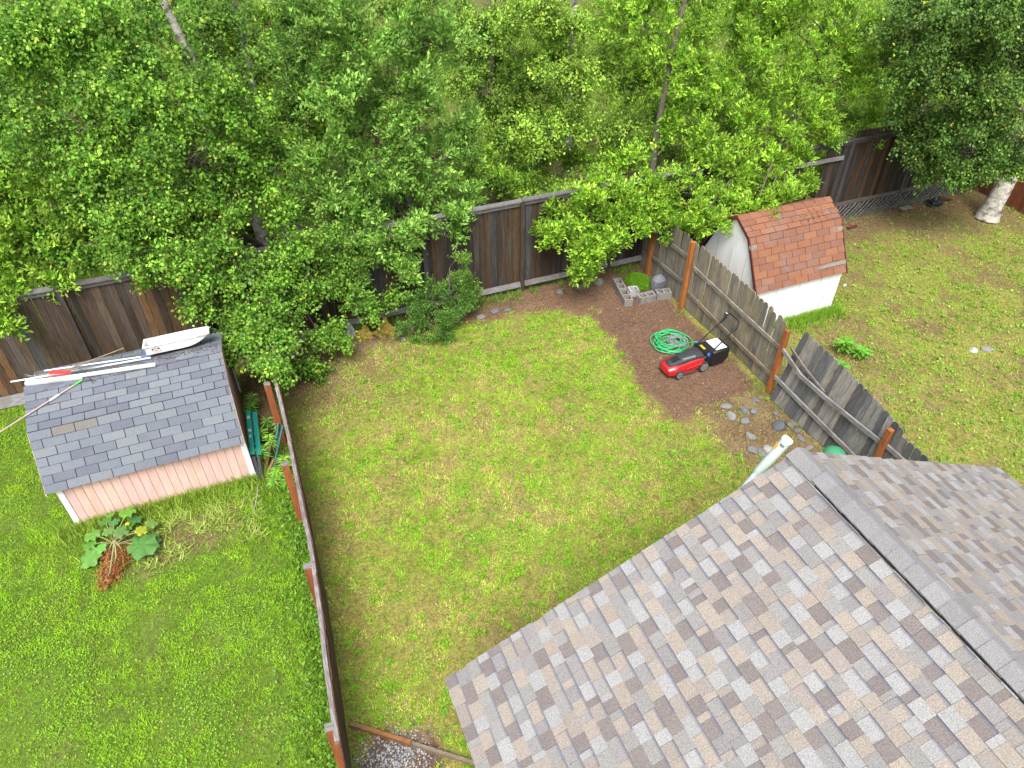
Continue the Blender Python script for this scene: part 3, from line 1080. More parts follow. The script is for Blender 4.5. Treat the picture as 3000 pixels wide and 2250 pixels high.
for (sx, sz, sl, st) in ((12.33, 0.30, 0.10, 0.5), (12.37, 0.40, 0.16, 1.2), (12.30, 0.22, 0.07, 0.2)):
    MB().bar((sx, WYF - 0.002, sz), (sx + sl * math.cos(st), WYF - 0.002, sz + sl * math.sin(st)), 0.004, 0.016, (0, 0, 1)).build('scuff', M['scuff'], white)
MB().box((WX1 - 0.03, WYF - 0.004, 0.55), (0.06, 0.012, 1.08)).build('corner_trim', M['white_trim'], white)
MB().box(((WX0 + WX1) / 2, WYF - 0.005, 0.03), (WX1 - WX0, 0.012, 0.06)).build('sill_board', M['white_trim'], white)
for (a, b) in ((WP[0], WP[1]), (WP[1], WP[2])):
    for back in (0, 1):
        ya, yb = (a[0], b[0]) if not back else (2 * WRID - a[0], 2 * WRID - b[0])
        for xg in (10.205, 12.775):
            MB().bar((xg, ya, a[1] - 0.035), (xg, yb, b[1] - 0.035), 0.022, 0.075, (0, 0, 1)).build('rake_trim', M['red_trim'], white)
# grey repair patches on the red roof
eyl = Vector((0, WP[1][0] - WP[0][0], WP[1][1] - WP[0][1])).normalized()
ezl = Vector((1, 0, 0)).cross(eyl)


def on_white(px, py):
    """point of the lower front slope seen at a pixel"""
    v = ray(px, py)
    o = Vector((0, 0, CAM_H))
    q0 = Vector((10.2, WP[0][0], WP[0][1]))
    k_ = (q0 - o).dot(ezl) / v.dot(ezl)
    return o + v * k_


M['patch'] = plain('grey_patch', (0.17, 0.16, 0.135), 0.9, lo=0.8, hi=1.2)
M['patch_dark'] = plain('dark_torn_edge', (0.03, 0.022, 0.02), 0.9)
for (a, b, h) in (((2195, 728), (2216, 722), 0.10), ((2452, 672), (2471, 667), 0.10)):
    pa, pb = on_white(*a), on_white(*b)
    c = MB().bar(pa + ezl * 0.012, pb + ezl * 0.012, h, 0.006, ezl)
    c.build('roof_patch', M['patch'], white)
pa, pb = on_white(2393, 791), on_white(2481, 771)
eu = (pb - pa).normalized()
pt = MB()
pt.prism([pa + ezl * 0.008, pb + ezl * 0.008, pb + eyl * 0.085 + ezl * 0.008, pa + eu * 0.32 + eyl * 0.085 + ezl * 0.008, pa + eu * 0.10 + eyl * 0.05 + ezl * 0.008], ezl * 0.006)
pt.build('roof_patch', M['patch'], white)
MB().bar(pa + ezl * 0.009 - eyl * 0.005, pb + ezl * 0.009 - eyl * 0.005, 0.012, 0.007, ezl).build('torn_edge', M['patch_dark'], white)
# moss along the joints near the ridge
mv, mf, mc = [], [], []
eyu = Vector((0, WP[2][0] - WP[1][0], WP[2][1] - WP[1][1])).normalized()
ezu = Vector((1, 0, 0)).cross(eyu)
for i in range(420):
    if i < 240:
        u_ = rs.gauss(1.85, 0.28)
        s = rs.choice([0.0, 0.115, 0.23, 0.345]) + rs.uniform(-0.008, 0.008) if rs.random() < 0.5 else rs.uniform(0.0, 0.34)
        if rs.random() < 0.5:
            u_ = round(u_ / 0.1525) * 0.1525 + rs.uniform(-0.01, 0.01)
    else:
        u_, s = rs.uniform(0.5, 2.4), rs.uniform(0.52, 0.575)
    c = Vector((10.2 + u_, WP[1][0], WP[1][1])) + eyu * s + ezu * 0.008
    for q_ in range(3):
        d = Vector((rs.uniform(-1, 1), rs.uniform(-1, 1), rs.uniform(0.2, 1.0))) * 0.016
        e_ = Vector((rs.uniform(-1, 1), rs.uniform(-1, 1), rs.uniform(0.0, 0.6))) * 0.016
        n0 = len(mv)
        mv += [tuple(c), tuple(c + d), tuple(c + e_)]
        mf.append((n0, n0 + 1, n0 + 2))
        g = rs.uniform(0.7, 1.3)
        cc = (0.06 * g, 0.045 * g, 0.018 * g) if rs.random() < 0.7 else (0.07 * g, 0.085 * g, 0.02 * g)
        mc += [cc] * 3
tag(mesh_obj('moss', np_mesh('moss', np.array(mv), np.array(mf), M['moss'], np.array(mc)), white), kind='stuff')
# ------------------------------------------------------------------ fences
def board_mesh(name, w, t, h, mat, top='flat', seed=0):
    r = random.Random(seed)
    m = MB()
    rows = 4
    rings = []
    for i in range(rows + 1):
        z = h * i / rows
        a = r.uniform(-0.004, 0.004)
        ww = w / 2 * (1 + r.uniform(-0.02, 0.02))
        if top == 'dog' and i == rows:
            z -= 0.06
        rings.append([(a - ww, -t / 2, z), (a + ww, -t / 2, z), (a + ww, t / 2, z), (a - ww, t / 2, z)])
    if top == 'dog':
        for f, dz in ((0.90, 0.020), (0.72, 0.042), (0.42, 0.058)):
            rings.append([(a - ww * f, -t / 2, h - 0.06 + dz), (a + ww * f, -t / 2, h - 0.06 + dz),
                          (a + ww * f, t / 2, h - 0.06 + dz), (a - ww * f, t / 2, h - 0.06 + dz)])
    m.loft(rings)
    return m.mesh(name, mat)


fr = random.Random(5)
# back fence
BX0, BX1 = -7.2, 21.45
back = thing('back_fence', 'tall dark brown board fence with grey cap along the back of the yards', 'fence', (6, BACK_Y, 0))
BM = [board_mesh('board', 0.142, 0.019, 2.28, M['board'], seed=s) for s in range(4)]
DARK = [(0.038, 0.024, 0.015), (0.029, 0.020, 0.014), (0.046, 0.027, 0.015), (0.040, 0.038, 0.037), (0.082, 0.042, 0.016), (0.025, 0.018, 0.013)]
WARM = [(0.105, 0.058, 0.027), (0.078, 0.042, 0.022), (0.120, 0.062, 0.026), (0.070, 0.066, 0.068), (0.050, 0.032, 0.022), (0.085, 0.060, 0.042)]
gapa, gapb = onY(2345, 520, BACK_Y).x, onY(2408, 520, BACK_Y).x
x = BX0
while x < BX1:
    w = 0.148
    if not (gapa < x < gapb):
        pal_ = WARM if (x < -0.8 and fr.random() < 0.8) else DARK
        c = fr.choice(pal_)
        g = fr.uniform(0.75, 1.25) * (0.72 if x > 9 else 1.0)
        hz = 1.0 + (0.10 if x > 16 else 0.0) + fr.uniform(-0.004, 0.004)
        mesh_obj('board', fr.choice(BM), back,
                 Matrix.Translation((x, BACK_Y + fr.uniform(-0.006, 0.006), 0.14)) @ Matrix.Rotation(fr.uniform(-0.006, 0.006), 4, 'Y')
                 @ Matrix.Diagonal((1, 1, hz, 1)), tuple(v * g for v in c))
    x += w
post_x0 = onY(1527, 700, BACK_Y).x
posts_back = [post_x0 + 2.44 * k for k in range(-6, 8)]
posts_back = [v for v in posts_back if BX0 - 0.1 < v < BX1]
pm = MB().box((0, 0, 1.23), (0.10, 0.085, 2.46)).mesh('post', M['board'])
for v in posts_back:
    mesh_obj('post', pm, back, Matrix.Translation((v, BACK_Y - 0.054, 0)), fr.choice([(0.05, 0.045, 0.045), (0.045, 0.033, 0.028)]))
edges = [BX0] + posts_back + [BX1]
for a, b in zip(edges[:-1], edges[1:]):
    L_ = b - a
    dz = fr.uniform(-0.02, 0.02)
    if a > 16:
        dz += 0.20
    g = fr.uniform(0.85, 1.15)
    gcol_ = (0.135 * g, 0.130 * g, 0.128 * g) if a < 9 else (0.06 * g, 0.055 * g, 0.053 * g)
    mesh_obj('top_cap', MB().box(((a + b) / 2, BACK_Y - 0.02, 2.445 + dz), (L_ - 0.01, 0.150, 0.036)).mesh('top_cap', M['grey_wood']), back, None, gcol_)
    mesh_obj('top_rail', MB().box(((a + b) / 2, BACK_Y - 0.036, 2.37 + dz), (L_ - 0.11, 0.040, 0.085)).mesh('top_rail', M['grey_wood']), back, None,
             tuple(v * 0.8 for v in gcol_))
    g = fr.uniform(0.85, 1.2)
    if a < 15.0:
        zz = 0.235 if a > -1 else 0.14
        hh = 0.13 if a > -1 else 0.24
        kb = MB().box((0, 0, 0), (L_ - 0.12, 0.045, hh), Matrix.Rotation(math.radians(-14), 3, 'X'))
        mesh_obj('kick_board', kb.mesh('kick_board', M['grey_wood']), back, Matrix.Translation(((a + b) / 2, BACK_Y - 0.10, zz)),
                 (0.20 * g, 0.195 * g, 0.20 * g))
# loose rail and bottom rail on the neighbour's side
ra, rb = onY(1990, 498, BACK_Y - 0.06), onY(2472, 462, BACK_Y - 0.06)
mesh_obj('rail', MB().bar((ra.x, BACK_Y - 0.05, rb.z), (rb.x, BACK_Y - 0.05, rb.z), 0.045, 0.10).mesh('rail', M['grey_wood']), back, None, (0.19, 0.185, 0.18))
ra = onY(2320, 566, BACK_Y - 0.05)
mesh_obj('rail', MB().bar((ra.x - 0.5, BACK_Y - 0.045, ra.z), (ra.x + 0.25, BACK_Y - 0.045, ra.z), 0.04, 0.09).mesh('rail', M['grey_wood']), back, None, (0.19, 0.185, 0.18))
la, lb = onY(2478, 617, BACK_Y - 0.08), onY(2850, 523, BACK_Y - 0.08)
LZ = 0.52
mesh_obj('bottom_rail', MB().bar((la.x - 0.9, BACK_Y - 0.06, LZ), (21.3, BACK_Y - 0.06, LZ), 0.05, 0.10).mesh('bottom_rail', M['grey_wood']), back, None,
         (0.085, 0.078, 0.07))
# lattice skirt
lat = thing('lattice_panel', 'dark grey diagonal lattice skirt below the right end of the back fence', 'lattice', (18, BACK_Y - 0.11, 0))
LX0, LX1 = la.x - 0.9, 21.25
ls = MB().bar((0, 0, 0), (0.47, 0, 0.47), 0.008, 0.042, (0, 1, 0)).mesh('slat', M['picket'])
lm_ = MB().bar((0, 0.009, 0), (-0.47, 0.009, 0.47), 0.007, 0.036, (0, 1, 0)).mesh('slat', M['picket'])
x = LX0
while x < LX1 - 0.5:
    g = fr.uniform(0.8, 1.2)
    c = (0.125 * g, 0.122 * g, 0.120 * g)
    mesh_obj('slat', ls, lat, Matrix.Translation((x, BACK_Y - 0.115, 0.0)) @ Matrix.Rotation(fr.uniform(-0.03, 0.03), 4, 'Y'), c)
    mesh_obj('slat', lm_, lat, Matrix.Translation((x + 0.47, BACK_Y - 0.115, 0.0)), c)
    x += 0.175

# red fence at the far right
rf = thing('red_fence', 'dark red board fence behind the leaning birch at the right edge', 'fence', (21.55, 11, 0))
y = 14.2
RB = board_mesh('board', 0.142, 0.019, 1.9, M['picket'], seed=9)
while y > 7.5:
    g = fr.uniform(0.7, 1.25)
    mesh_obj('board', RB, rf, Matrix.Translation((21.55, y, 0.03)) @ Matrix.Rotation(math.pi / 2, 4, 'Z'), (0.145 * g, 0.045 * g, 0.020 * g))
    y -= 0.146
for z in (0.45, 1.5):
    mesh_obj('rail', MB().bar((21.59, 14.2, z), (21.59, 7.5, z), 0.04, 0.09).mesh('rail', M['grey_wood_y']), rf, None, (0.12, 0.04, 0.02))

# fence between the yard and the white shed
side = thing('picket_fence', 'weathered grey dog eared picket fence with orange posts beside the mower', 'fence', (9.45, 9, 0))
PK = [board_mesh('picket', 0.134, 0.017, 1.70, M['picket'], 'dog', s) for s in range(5)]
OLIVE = [(0.240, 0.205, 0.142), (0.205, 0.180, 0.130), (0.255, 0.218, 0.150), (0.190, 0.170, 0.130), (0.205, 0.190, 0.160)]
GREY = [(0.150, 0.146, 0.146), (0.110, 0.110, 0.114), (0.215, 0.203, 0.188), (0.085, 0.083, 0.084), (0.190, 0.175, 0.150)]


def picket(x, y, lean, h, pal_, yaw=0.0):
    g = fr.uniform(0.85, 1.15)
    mesh_obj('picket', fr.choice(PK), side,
             Matrix.Translation((x, y, 0.02)) @ Matrix.Rotation(lean, 4, 'Y') @ Matrix.Rotation(math.pi / 2 + yaw, 4, 'Z')
             @ Matrix.Rotation(fr.uniform(-0.012, 0.012), 4, 'Y') @ Matrix.Diagonal((1, 1, h / 1.70, 1)), tuple(v * g for v in fr.choice(pal_)))


PY = [13.72, 12.03, 8.63, 5.82, 2.9]
y = 14.15
while y > 8.72:
    h = np.interp(y, [8.6, 11.7, 14.2], [1.66, 1.80, 1.72]) + fr.uniform(-0.02, 0.02)
    picket(9.515 + 0.02 * math.sin(y * 2), y, fr.uniform(-0.01, 0.02), h, OLIVE, fr.uniform(-0.05, 0.05))
    y -= 0.147
y = 8.38
while y > 5.60:
    t = (8.38 - y) / 2.8
    lean = 0.25 * (1 - t) ** 0.8 + 0.05 * math.sin(math.pi * t)
    picket(9.30 + 0.17 * t - 0.02 * math.sin(math.pi * t), y, lean, 1.66 - 0.18 * t, GREY, fr.uniform(-0.05, 0.05))
    y -= 0.141
while y > 0.5:
    picket(9.50, y, fr.uniform(0.0, 0.02), 1.36 + fr.uniform(-0.02, 0.02), GREY)
    y -= 0.145


def rail(pts, w=0.04, t=0.088, c=(0.14, 0.125, 0.10)):
    m = MB()
    pts = [Vector(p_) for p_ in pts]
    rings = []
    for i, p_ in enumerate(pts):
        d = (pts[min(i + 1, len(pts) - 1)] - pts[max(i - 1, 0)]).normalized()
        s_ = d.cross(Vector((0, 0, 1))).normalized()
        u_ = s_.cross(d)
        rings.append([p_ + s_ * w / 2 + u_ * t / 2, p_ - s_ * w / 2 + u_ * t / 2, p_ - s_ * w / 2 - u_ * t / 2, p_ + s_ * w / 2 - u_ * t / 2])
    m.loft(rings)
    mesh_obj('rail', m.mesh('rail', M['grey_wood_y']), side, None, c)


RX = 9.475
rail([(RX, 13.95, 0.55), (RX, 12.08, 0.62)], c=(0.17, 0.16, 0.14))
rail([(RX, 13.95, 1.25), (RX, 12.08, 1.33)], c=(0.17, 0.16, 0.14))
u0, u1 = onX(2030, 782, RX), onX(2283, 1018, RX)
rail([u0, (u0 + u1) / 2 + Vector((0, 0, -0.01)), u1], c=(0.22, 0.20, 0.165))
l0, l1 = onX(2014, 856, RX), onX(2258, 1098, RX)
rail([l0, (l0 + l1) / 2 + Vector((0, 0, -0.015)), l1], c=(0.21, 0.165, 0.115))
# sagging section
u0 = onX(2293, 1024, 9.40)
rail([u0, onX(2345, 1100, 9.40), onX(2415, 1163, 9.42), onX(2500, 1232, 9.44), onX(2588, 1302, 9.45)], c=(0.22, 0.21, 0.205))
rail([onX(2318, 1020, 9.50), onX(2360, 1082, 9.48), onX(2415, 1150, 9.46)], w=0.035, t=0.05, c=(0.16, 0.15, 0.14))
l0 = onX(2270, 1104, 9.37)
rail([l0, onX(2380, 1215, 9.37), onX(2500, 1335, 9.40), (9.42, 5.86, 0.30)], c=(0.21, 0.20, 0.195))
rail([(9.46, 5.78, 1.02), (9.46, 3.0, 1.02)], c=(0.21, 0.20, 0.195))
rail([(9.46, 5.78, 0.35), (9.46, 3.0, 0.35)], c=(0.21, 0.20, 0.195))
PH = [1.82, 1.84, 1.62, 1.40, 1.40]
for yy, hh in zip(PY, PH):
    m = MB().box((0, 0, hh / 2), (0.095, 0.095, hh))
    m.box((0, 0, hh + 0.008), (0.088, 0.088, 0.016), taper=0.5)
    mesh_obj('post', m.mesh('post', M['post']), side, Matrix.Translation((9.405 if yy < 13 else 9.45, yy, 0)) @ Matrix.Rotation(fr.uniform(-0.02, 0.02), 4, 'Y'),
             (0.36, 0.130, 0.034) if yy > 12 else (0.31, 0.103, 0.032))

# fence between the yard and the pink shed, seen almost edge on
lf = thing('brown_fence', 'dark brown board fence seen edge on between both lawns', 'fence', (-0.3, 8, 0))
LB = [board_mesh('board', 0.138, 0.018, 1.48, M['picket'], seed=40 + s) for s in range(3)]
y = 14.1
while y > 0.8:
    yaw = math.atan2(float(left_x(y + 0.1) - left_x(y - 0.1)), 0.2)
    g = fr.uniform(0.85, 1.15)
    mesh_obj('board', fr.choice(LB), lf, Matrix.Translation((float(left_x(y)) - 0.010, y, 0.02)) @ Matrix.Rotation(0.024, 4, 'Y') @ Matrix.Rotation(math.pi / 2 - yaw, 4, 'Z')
             @ Matrix.Rotation(fr.uniform(-0.003, 0.003), 4, 'X'), (0.070 * g, 0.030 * g, 0.021 * g))
    y -= 0.142
wav = random.Random(3)
ys = [4.22, 4.36, 5.5, 6.72, 7.8, 8.85, 9.9, 10.95, 12.4, 14.1]
ry = np.linspace(4.17, 14.1, 60)
for a, b in ((4.17, 6.75), (6.76, 8.90), (8.91, 11.05), (11.06, 14.1)):
    seg = [v for v in np.linspace(a, b, 9)]
    rings = []
    for v in seg:
        cx = float(left_x(v)) - 0.010 + wav.uniform(-0.004, 0.004) + 0.006 * math.sin(v * 2.1)
        zt = 1.50 + wav.uniform(-0.006, 0.006)
        rings.append([(cx - 0.030, v, zt), (cx + 0.026, v, zt), (cx + 0.026, v, zt - 0.09), (cx - 0.030, v, zt - 0.09)])
    m = MB()
    m.loft(rings)
    g = wav.uniform(0.9, 1.1)
    mesh_obj('rail', m.mesh('rail', M['grey_wood_y']), lf, None, (0.20 * g, 0.18 * g, 0.172 * g))
for z in (0.35,):
    m = MB()
    m.loft([[(float(left_x(v)) - 0.078, v, z), (float(left_x(v)) - 0.04, v, z), (float(left_x(v)) - 0.04, v, z - 0.09), (float(left_x(v)) - 0.078, v, z - 0.09)] for v in np.linspace(1, 14.1, 30)])
    mesh_obj('rail', m.mesh('rail', M['grey_wood_y']), lf, None, (0.10, 0.05, 0.035))
for (px_, py_) in ((838, 1358), (905, 1657), (970, 2128), (782, 1135)):
    q_ = at(px_, py_, 1.50)
    if py_ == 1135:
        q_ = Vector((float(left_x(11.0)) - 0.15, 11.0, 1.5))
    m = MB().box((0, 0, 0.75), (0.112, 0.098, 1.498))
    mesh_obj('post', m.mesh('post', M['post']), lf, Matrix.Translation((q_.x - 0.022, q_.y, 0)) @ Matrix.Rotation(0.002, 4, 'Y'), (0.30, 0.095, 0.036))
    m = MB().box((0, 0, 1.502), (0.1125, 0.0985, 0.006))
    mesh_obj('post_end', m.mesh('post_end', M['grey_wood']), lf, Matrix.Translation((q_.x - 0.019, q_.y, 0)), (0.16, 0.155, 0.15))
# ------------------------------------------------------------------ trees
def unit(v):
    return v / np.maximum(np.linalg.norm(v, axis=-1, keepdims=True), 1e-9)


def crown_leaves(r, lobes, kind, col, col2, yellow=0.006, dens=1.0):
    """leaf quads on shoots spread through every lobe of a crown; returns V, F, C and twig segments"""
    Vs, Cs, tw = [], [], []
    for (c, R, wgt) in lobes:
        c = np.array(c)
        R = np.array(R)
        T = max(8, int(32 * wgt * dens))
        nsub = max(3, int(5 + 6 * min(wgt, 1.3)))
        sdir = unit(r.normal(size=(nsub, 3)) + np.array([-0.05, -0.30, 0.30]))
        sub = c + sdir * R * r.uniform(0.50, 0.85, (nsub, 1))
        pick = r.integers(0, nsub, T)
        start = c + r.normal(size=(T, 3)) * R * 0.10
        d0 = unit(r.normal(size=(T, 3)) + sdir[pick] * 0.6)
        end = sub[pick] + d0 * R * r.uniform(0.12, 0.40, (T, 1))
        end[:, 2] -= 0.06 * R[2] * r.random(T)
        d = unit(end - start)
        subb = r.uniform(0.78, 1.18, nsub)[pick]
        tw.append(np.stack([start, end], 1))
        S = 9
        tt = 1.06 - 0.75 * r.random((T, S, 1)) ** 1.6
        sp = start[:, None] * (1 - tt) + end[:, None] * tt + r.normal(size=(T, S, 3)) * 0.075 * R.mean()
        if kind == 'birch':
            sd_ = unit(d[:, None] * 0.7 + r.normal(size=(T, S, 3)) * 0.7 + np.array([0, 0, -0.35]))
            nl, Ls, ll, lw = 17, 0.27, 0.070, 0.053
        elif kind == 'willow':
            sd_ = unit(d[:, None] * 0.5 + r.normal(size=(T, S, 3)) * 0.45 + np.array([0, -0.1, 0.75]))
            nl, Ls, ll, lw = 17, 0.25, 0.105, 0.036
        elif kind == 'wide':
            sd_ = unit(d[:, None] * 0.6 + r.normal(size=(T, S, 3)) * 0.5 + np.array([0, -0.1, 0.55]))
            nl, Ls, ll, lw = 16, 0.25, 0.098, 0.042
        else:
            sd_ = unit(d[:, None] * 0.6 + r.normal(size=(T, S, 3)) * 0.7)
            nl, Ls, ll, lw = 20, 0.16, 0.04, 0.026
        a = r.uniform(0, 1, (T, S, nl, 1))
        pos = sp[:, :, None] + sd_[:, :, None] * (a * Ls) + r.normal(size=(T, S, nl, 3)) * (0.055 if kind == 'birch' else 0.03)
        rv = unit(r.normal(size=(T, S, nl, 3)))
        if kind == 'birch':
            ax = unit(sd_[:, :, None] * 0.4 + rv * 0.9 + np.array([0, -0.15, -0.35]))
            nn = unit(r.normal(size=(T, S, nl, 3)) * 0.7 + np.array([0.0, -0.35, 0.8]))
        else:
            ax = unit(sd_[:, :, None] * 0.85 + rv * 0.75 + np.array([0, 0, 0.1]))
            nn = unit(r.normal(size=(T, S, nl, 3)) * 0.8 + np.array([0.0, -0.3, 0.7]))
        side_ = unit(np.cross(ax, nn))
        nn = np.cross(side_, ax)
        sz = r.uniform(0.55, 1.30, (T, S, nl, 1))
        l_ = ll * sz
        w_ = lw * sz * 0.5
        mid = pos + ax * l_ * 0.42 + nn * w_ * 0.25
        V = np.stack([pos, mid + side_ * w_, pos + ax * l_, mid - side_ * w_], 3)
        shoot = r.uniform(0.48, 1.35, (T, S, 1, 1)) * subb[:, None, None, None]
        mixf = np.clip(r.normal(0.45, 0.30, (T, S, 1, 1)) + r.normal(0, 0.15, (T, S, nl, 1)) + 0.25 * (a - 0.5), 0, 1)
        C = (np.array(col) * (1 - mixf) + np.array(col2) * mixf) * shoot * r.uniform(0.85, 1.15, (T, S, nl, 1))
        ye = r.random((T, S, nl, 1)) < yellow
        C = np.where(ye, np.array([0.48, 0.46, 0.06]), C)
        Vs.append(V.reshape(-1, 4, 3))
        Cs.append(np.repeat(C.reshape(-1, 1, 3), 4, 1))
    V = np.concatenate(Vs)
    C = np.concatenate(Cs)
    kp = in_view(V[:, 0], 330) | (r.random(len(V)) < 0.10)      # thin out what lies far outside the picture
    V, C = V[kp], C[kp]
    n = len(V)
    return V.reshape(-1, 3), np.arange(4 * n).reshape(-1, 4), C.reshape(-1, 3), np.concatenate(tw)


def bez(a, b, up, n=6):
    a = Vector(a)
    b = Vector(b)
    h = (b - a)
    c1 = a + Vector((h.x * 0.25, h.y * 0.25, h.z * 0.5 + up))
    out = []
    for i in range(n + 1):
        t = i / n
        out.append(a * (1 - t) ** 2 + c1 * 2 * t * (1 - t) + b * t * t)
    return out


def tree(name, label, path, r0, lobes, kind, col, col2, bark, seed, yellow=0.006, dens=1.0, group=None, extra_paths=()):
    r = np.random.default_rng(seed)
    pr = random.Random(seed)
    base = Vector(path[0])
    zmin = 1.9 if name.endswith('tree') else 0.15
    t = thing(name, label, 'tree' if name.endswith('tree') else 'shrub', (base.x, base.y, 0), group)
    V, F, C, tw = crown_leaves(r, lobes, kind, col, col2, yellow, dens)
    wood = MB()
    trunks = [path] + list(extra_paths)
    for pth in trunks:
        pts = [Vector(p_) for p_ in pth]
        fine = []
        for i in range(len(pts) - 1):
            for k_ in range(4):
                f_ = k_ / 4
                q_ = pts[i] * (1 - f_) + pts[i + 1] * f_
                if fine:
                    q_ = q_ + Vector((pr.uniform(-1, 1), pr.uniform(-1, 1), 0)) * min(r0 * 0.25, 0.03)
                fine.append(q_)
        fine.append(pts[-1])
        rad = [max(0.012, r0 * (1 - 0.86 * i / (len(fine) - 1))) for i in range(len(fine))]
        rad[0] *= 1.3
        wood.tube(fine, rad, 10)
    allpts = []
    for pth in trunks:
        pts = [Vector(p_) for p_ in pth]
        for i in range(len(pts) - 1):
            for k_ in range(6):
                allpts.append(pts[i] * (1 - k_ / 6) + pts[i + 1] * (k_ / 6))
        allpts.append(pts[-1])
    me = wood.mesh('trunk', bark, smooth=True, recalc=False)
    mesh_obj('trunk' if name.endswith('tree') else 'stems', me, t)
    wood = MB()
    for (c, R, w) in lobes:
        c = Vector(c)
        best = min(allpts, key=lambda q_: (50 if q_.z < zmin else 0) + abs((c.z - 0.55 * math.hypot(c.x - q_.x, c.y - q_.y)) - q_.z) + 0.35 * (c - q_).length)
        pts = bez(best, c, 0.25 * (c - best).length * 0.6)
        rr = min(r0 * 0.4, 0.010 + 0.009 * (c - best).length)
        wood.tube(pts, [rr * (1 - 0.7 * i / (len(pts) - 1)) for i in range(len(pts))], 6, cap=False)
    for s_, e_ in tw:
        s_ = Vector(s_)
        e_ = Vector(e_)
        mid = (s_ + e_) / 2 + Vector((pr.uniform(-1, 1), pr.uniform(-1, 1), pr.uniform(-0.5, 1))) * 0.06
        wood.tube([s_, mid, e_], [0.010, 0.006, 0.002], 3, cap=False)
    tag(mesh_obj('branches', wood.mesh('branches', M['twig_bark'], smooth=True, recalc=False), t), kind='stuff')
    mesh_obj('crown', np_mesh('crown', V, F, M['leaf'], C), t)
    return t


def lob(px_, py_, Y, rx, rz=None, ry=None, w=None):
    c = onY(px_, py_, Y)
    rz = rz or rx * 0.8
    ry = ry or rx * 0.85
    return ((c.x, c.y, c.z), (rx, ry, rz), w if w is not None else (rx / 1.0) ** 2 * 1.0)


def top_lobes(x, y, z0, z1, R, n, seed):
    """upper crown above the frame"""
    r = random.Random(seed)
    out = []
    for i in range(n):
        z = z0 + (z1 - z0) * (i + 0.5) / n
        k_ = 1 - 0.6 * (z - z0) / (z1 - z0)
        a = i * 2.4 + r.uniform(-0.4, 0.4)
        out.append(((x + math.cos(a) * R * 0.55 * k_, y + math.sin(a) * R * 0.55 * k_, z), (R * 0.75 * k_, R * 0.75 * k_, R * 0.6 * k_), 0.3))
    return out


BG1, BG2 = (0.066, 0.185, 0.016), (0.255, 0.460, 0.048)      # birch
WG1, WG2 = (0.105, 0.255, 0.028), (0.315, 0.530, 0.098)      # grey-green willow
LG1, LG2 = (0.160, 0.320, 0.028), (0.400, 0.590, 0.080)      # light birch
YG1, YG2 = (0.115, 0.285, 0.016), (0.390, 0.610, 0.058)      # bright willow
DG1, DG2 = (0.045, 0.120, 0.018), (0.185, 0.315, 0.052)      # dark-leaved birch

bx = at(850, 960)
tree('birch_tree', 'large birch with white trunk drooping over the fence by the pink shed',
     [(bx.x, 14.95, 0), (bx.x - 0.1, 14.9, 2.5), (bx.x - 0.35, 14.7, 5.0), (bx.x - 0.8, 14.5, 7.5), (bx.x - 1.0, 14.4, 9.6)], 0.17,
     [lob(120, 130, 15.4, 1.2), lob(330, 90, 15.0, 1.2), lob(430, 300, 14.4, 1.25), lob(230, 360, 14.6, 1.2), lob(620, 250, 14.2, 1.0),
      lob(560, 470, 13.9, 1.2), lob(330, 560, 14.1, 1.15), lob(700, 560, 14.2, 0.85), lob(480, 700, 13.7, 1.1), lob(680, 760, 13.5, 1.0),
      lob(880, 680, 13.9, 0.95), lob(820, 880, 13.4, 0.85), lob(630, 880, 13.6, 0.7), lob(1010, 800, 13.9, 0.75), lob(790, 1015, 11.9, 0.45, w=0.5), lob(765, 950, 12.4, 0.5, w=0.5),
      lob(950, 1000, 13.2, 0.55, w=0.4), lob(900, 1070, 12.9, 0.42, w=0.28), lob(690, 960, 13.1, 0.5, w=0.35), lob(1120, 870, 13.9, 0.6, w=0.4),
      lob(812, 1085, 11.2, 0.22, w=0.2), lob(700, 1010, 12.3, 0.4, w=0.35), lob(470, 800, 13.9, 0.5, w=0.4), lob(330, 700, 14.2, 0.8), lob(170, 730, 14.6, 0.75), lob(630, 640, 14.0, 0.85), lob(770, 500, 14.3, 0.75), lob(860, 790, 13.7, 0.75), lob(520, 590, 14.0, 0.8), lob(760, 380, 14.6, 0.8, w=0.5)]
     + top_lobes(bx.x - 0.9, 14.5, 7.4, 10.0, 2.2, 5, 1),
     'birch', BG1, BG2, M['birch_bark'], 101, 0.012)
q_ = at(853, 700)
tree('birch_tree', 'pale trunked birch standing behind the large drooping birch',
     [(q_.x, q_.y, 0), (q_.x - 0.1, q_.y, 3), (q_.x - 0.1, q_.y, 6), (q_.x - 0.3, q_.y, 9.2)], 0.15,
     [lob(850, 60, 18.5, 1.2), lob(560, 40, 19.0, 1.3), lob(900, 260, 18.0, 1.0), lob(640, 330, 18.5, 1.2), lob(380, 420, 19, 1.3), lob(960, 420, 18.5, 1.0)]
     + top_lobes(q_.x, q_.y, 6.5, 9.5, 2.0, 4, 2), 'birch', DG1, BG2, M['birch_bark'], 102, 0.004)
q_ = at(1180, 790)
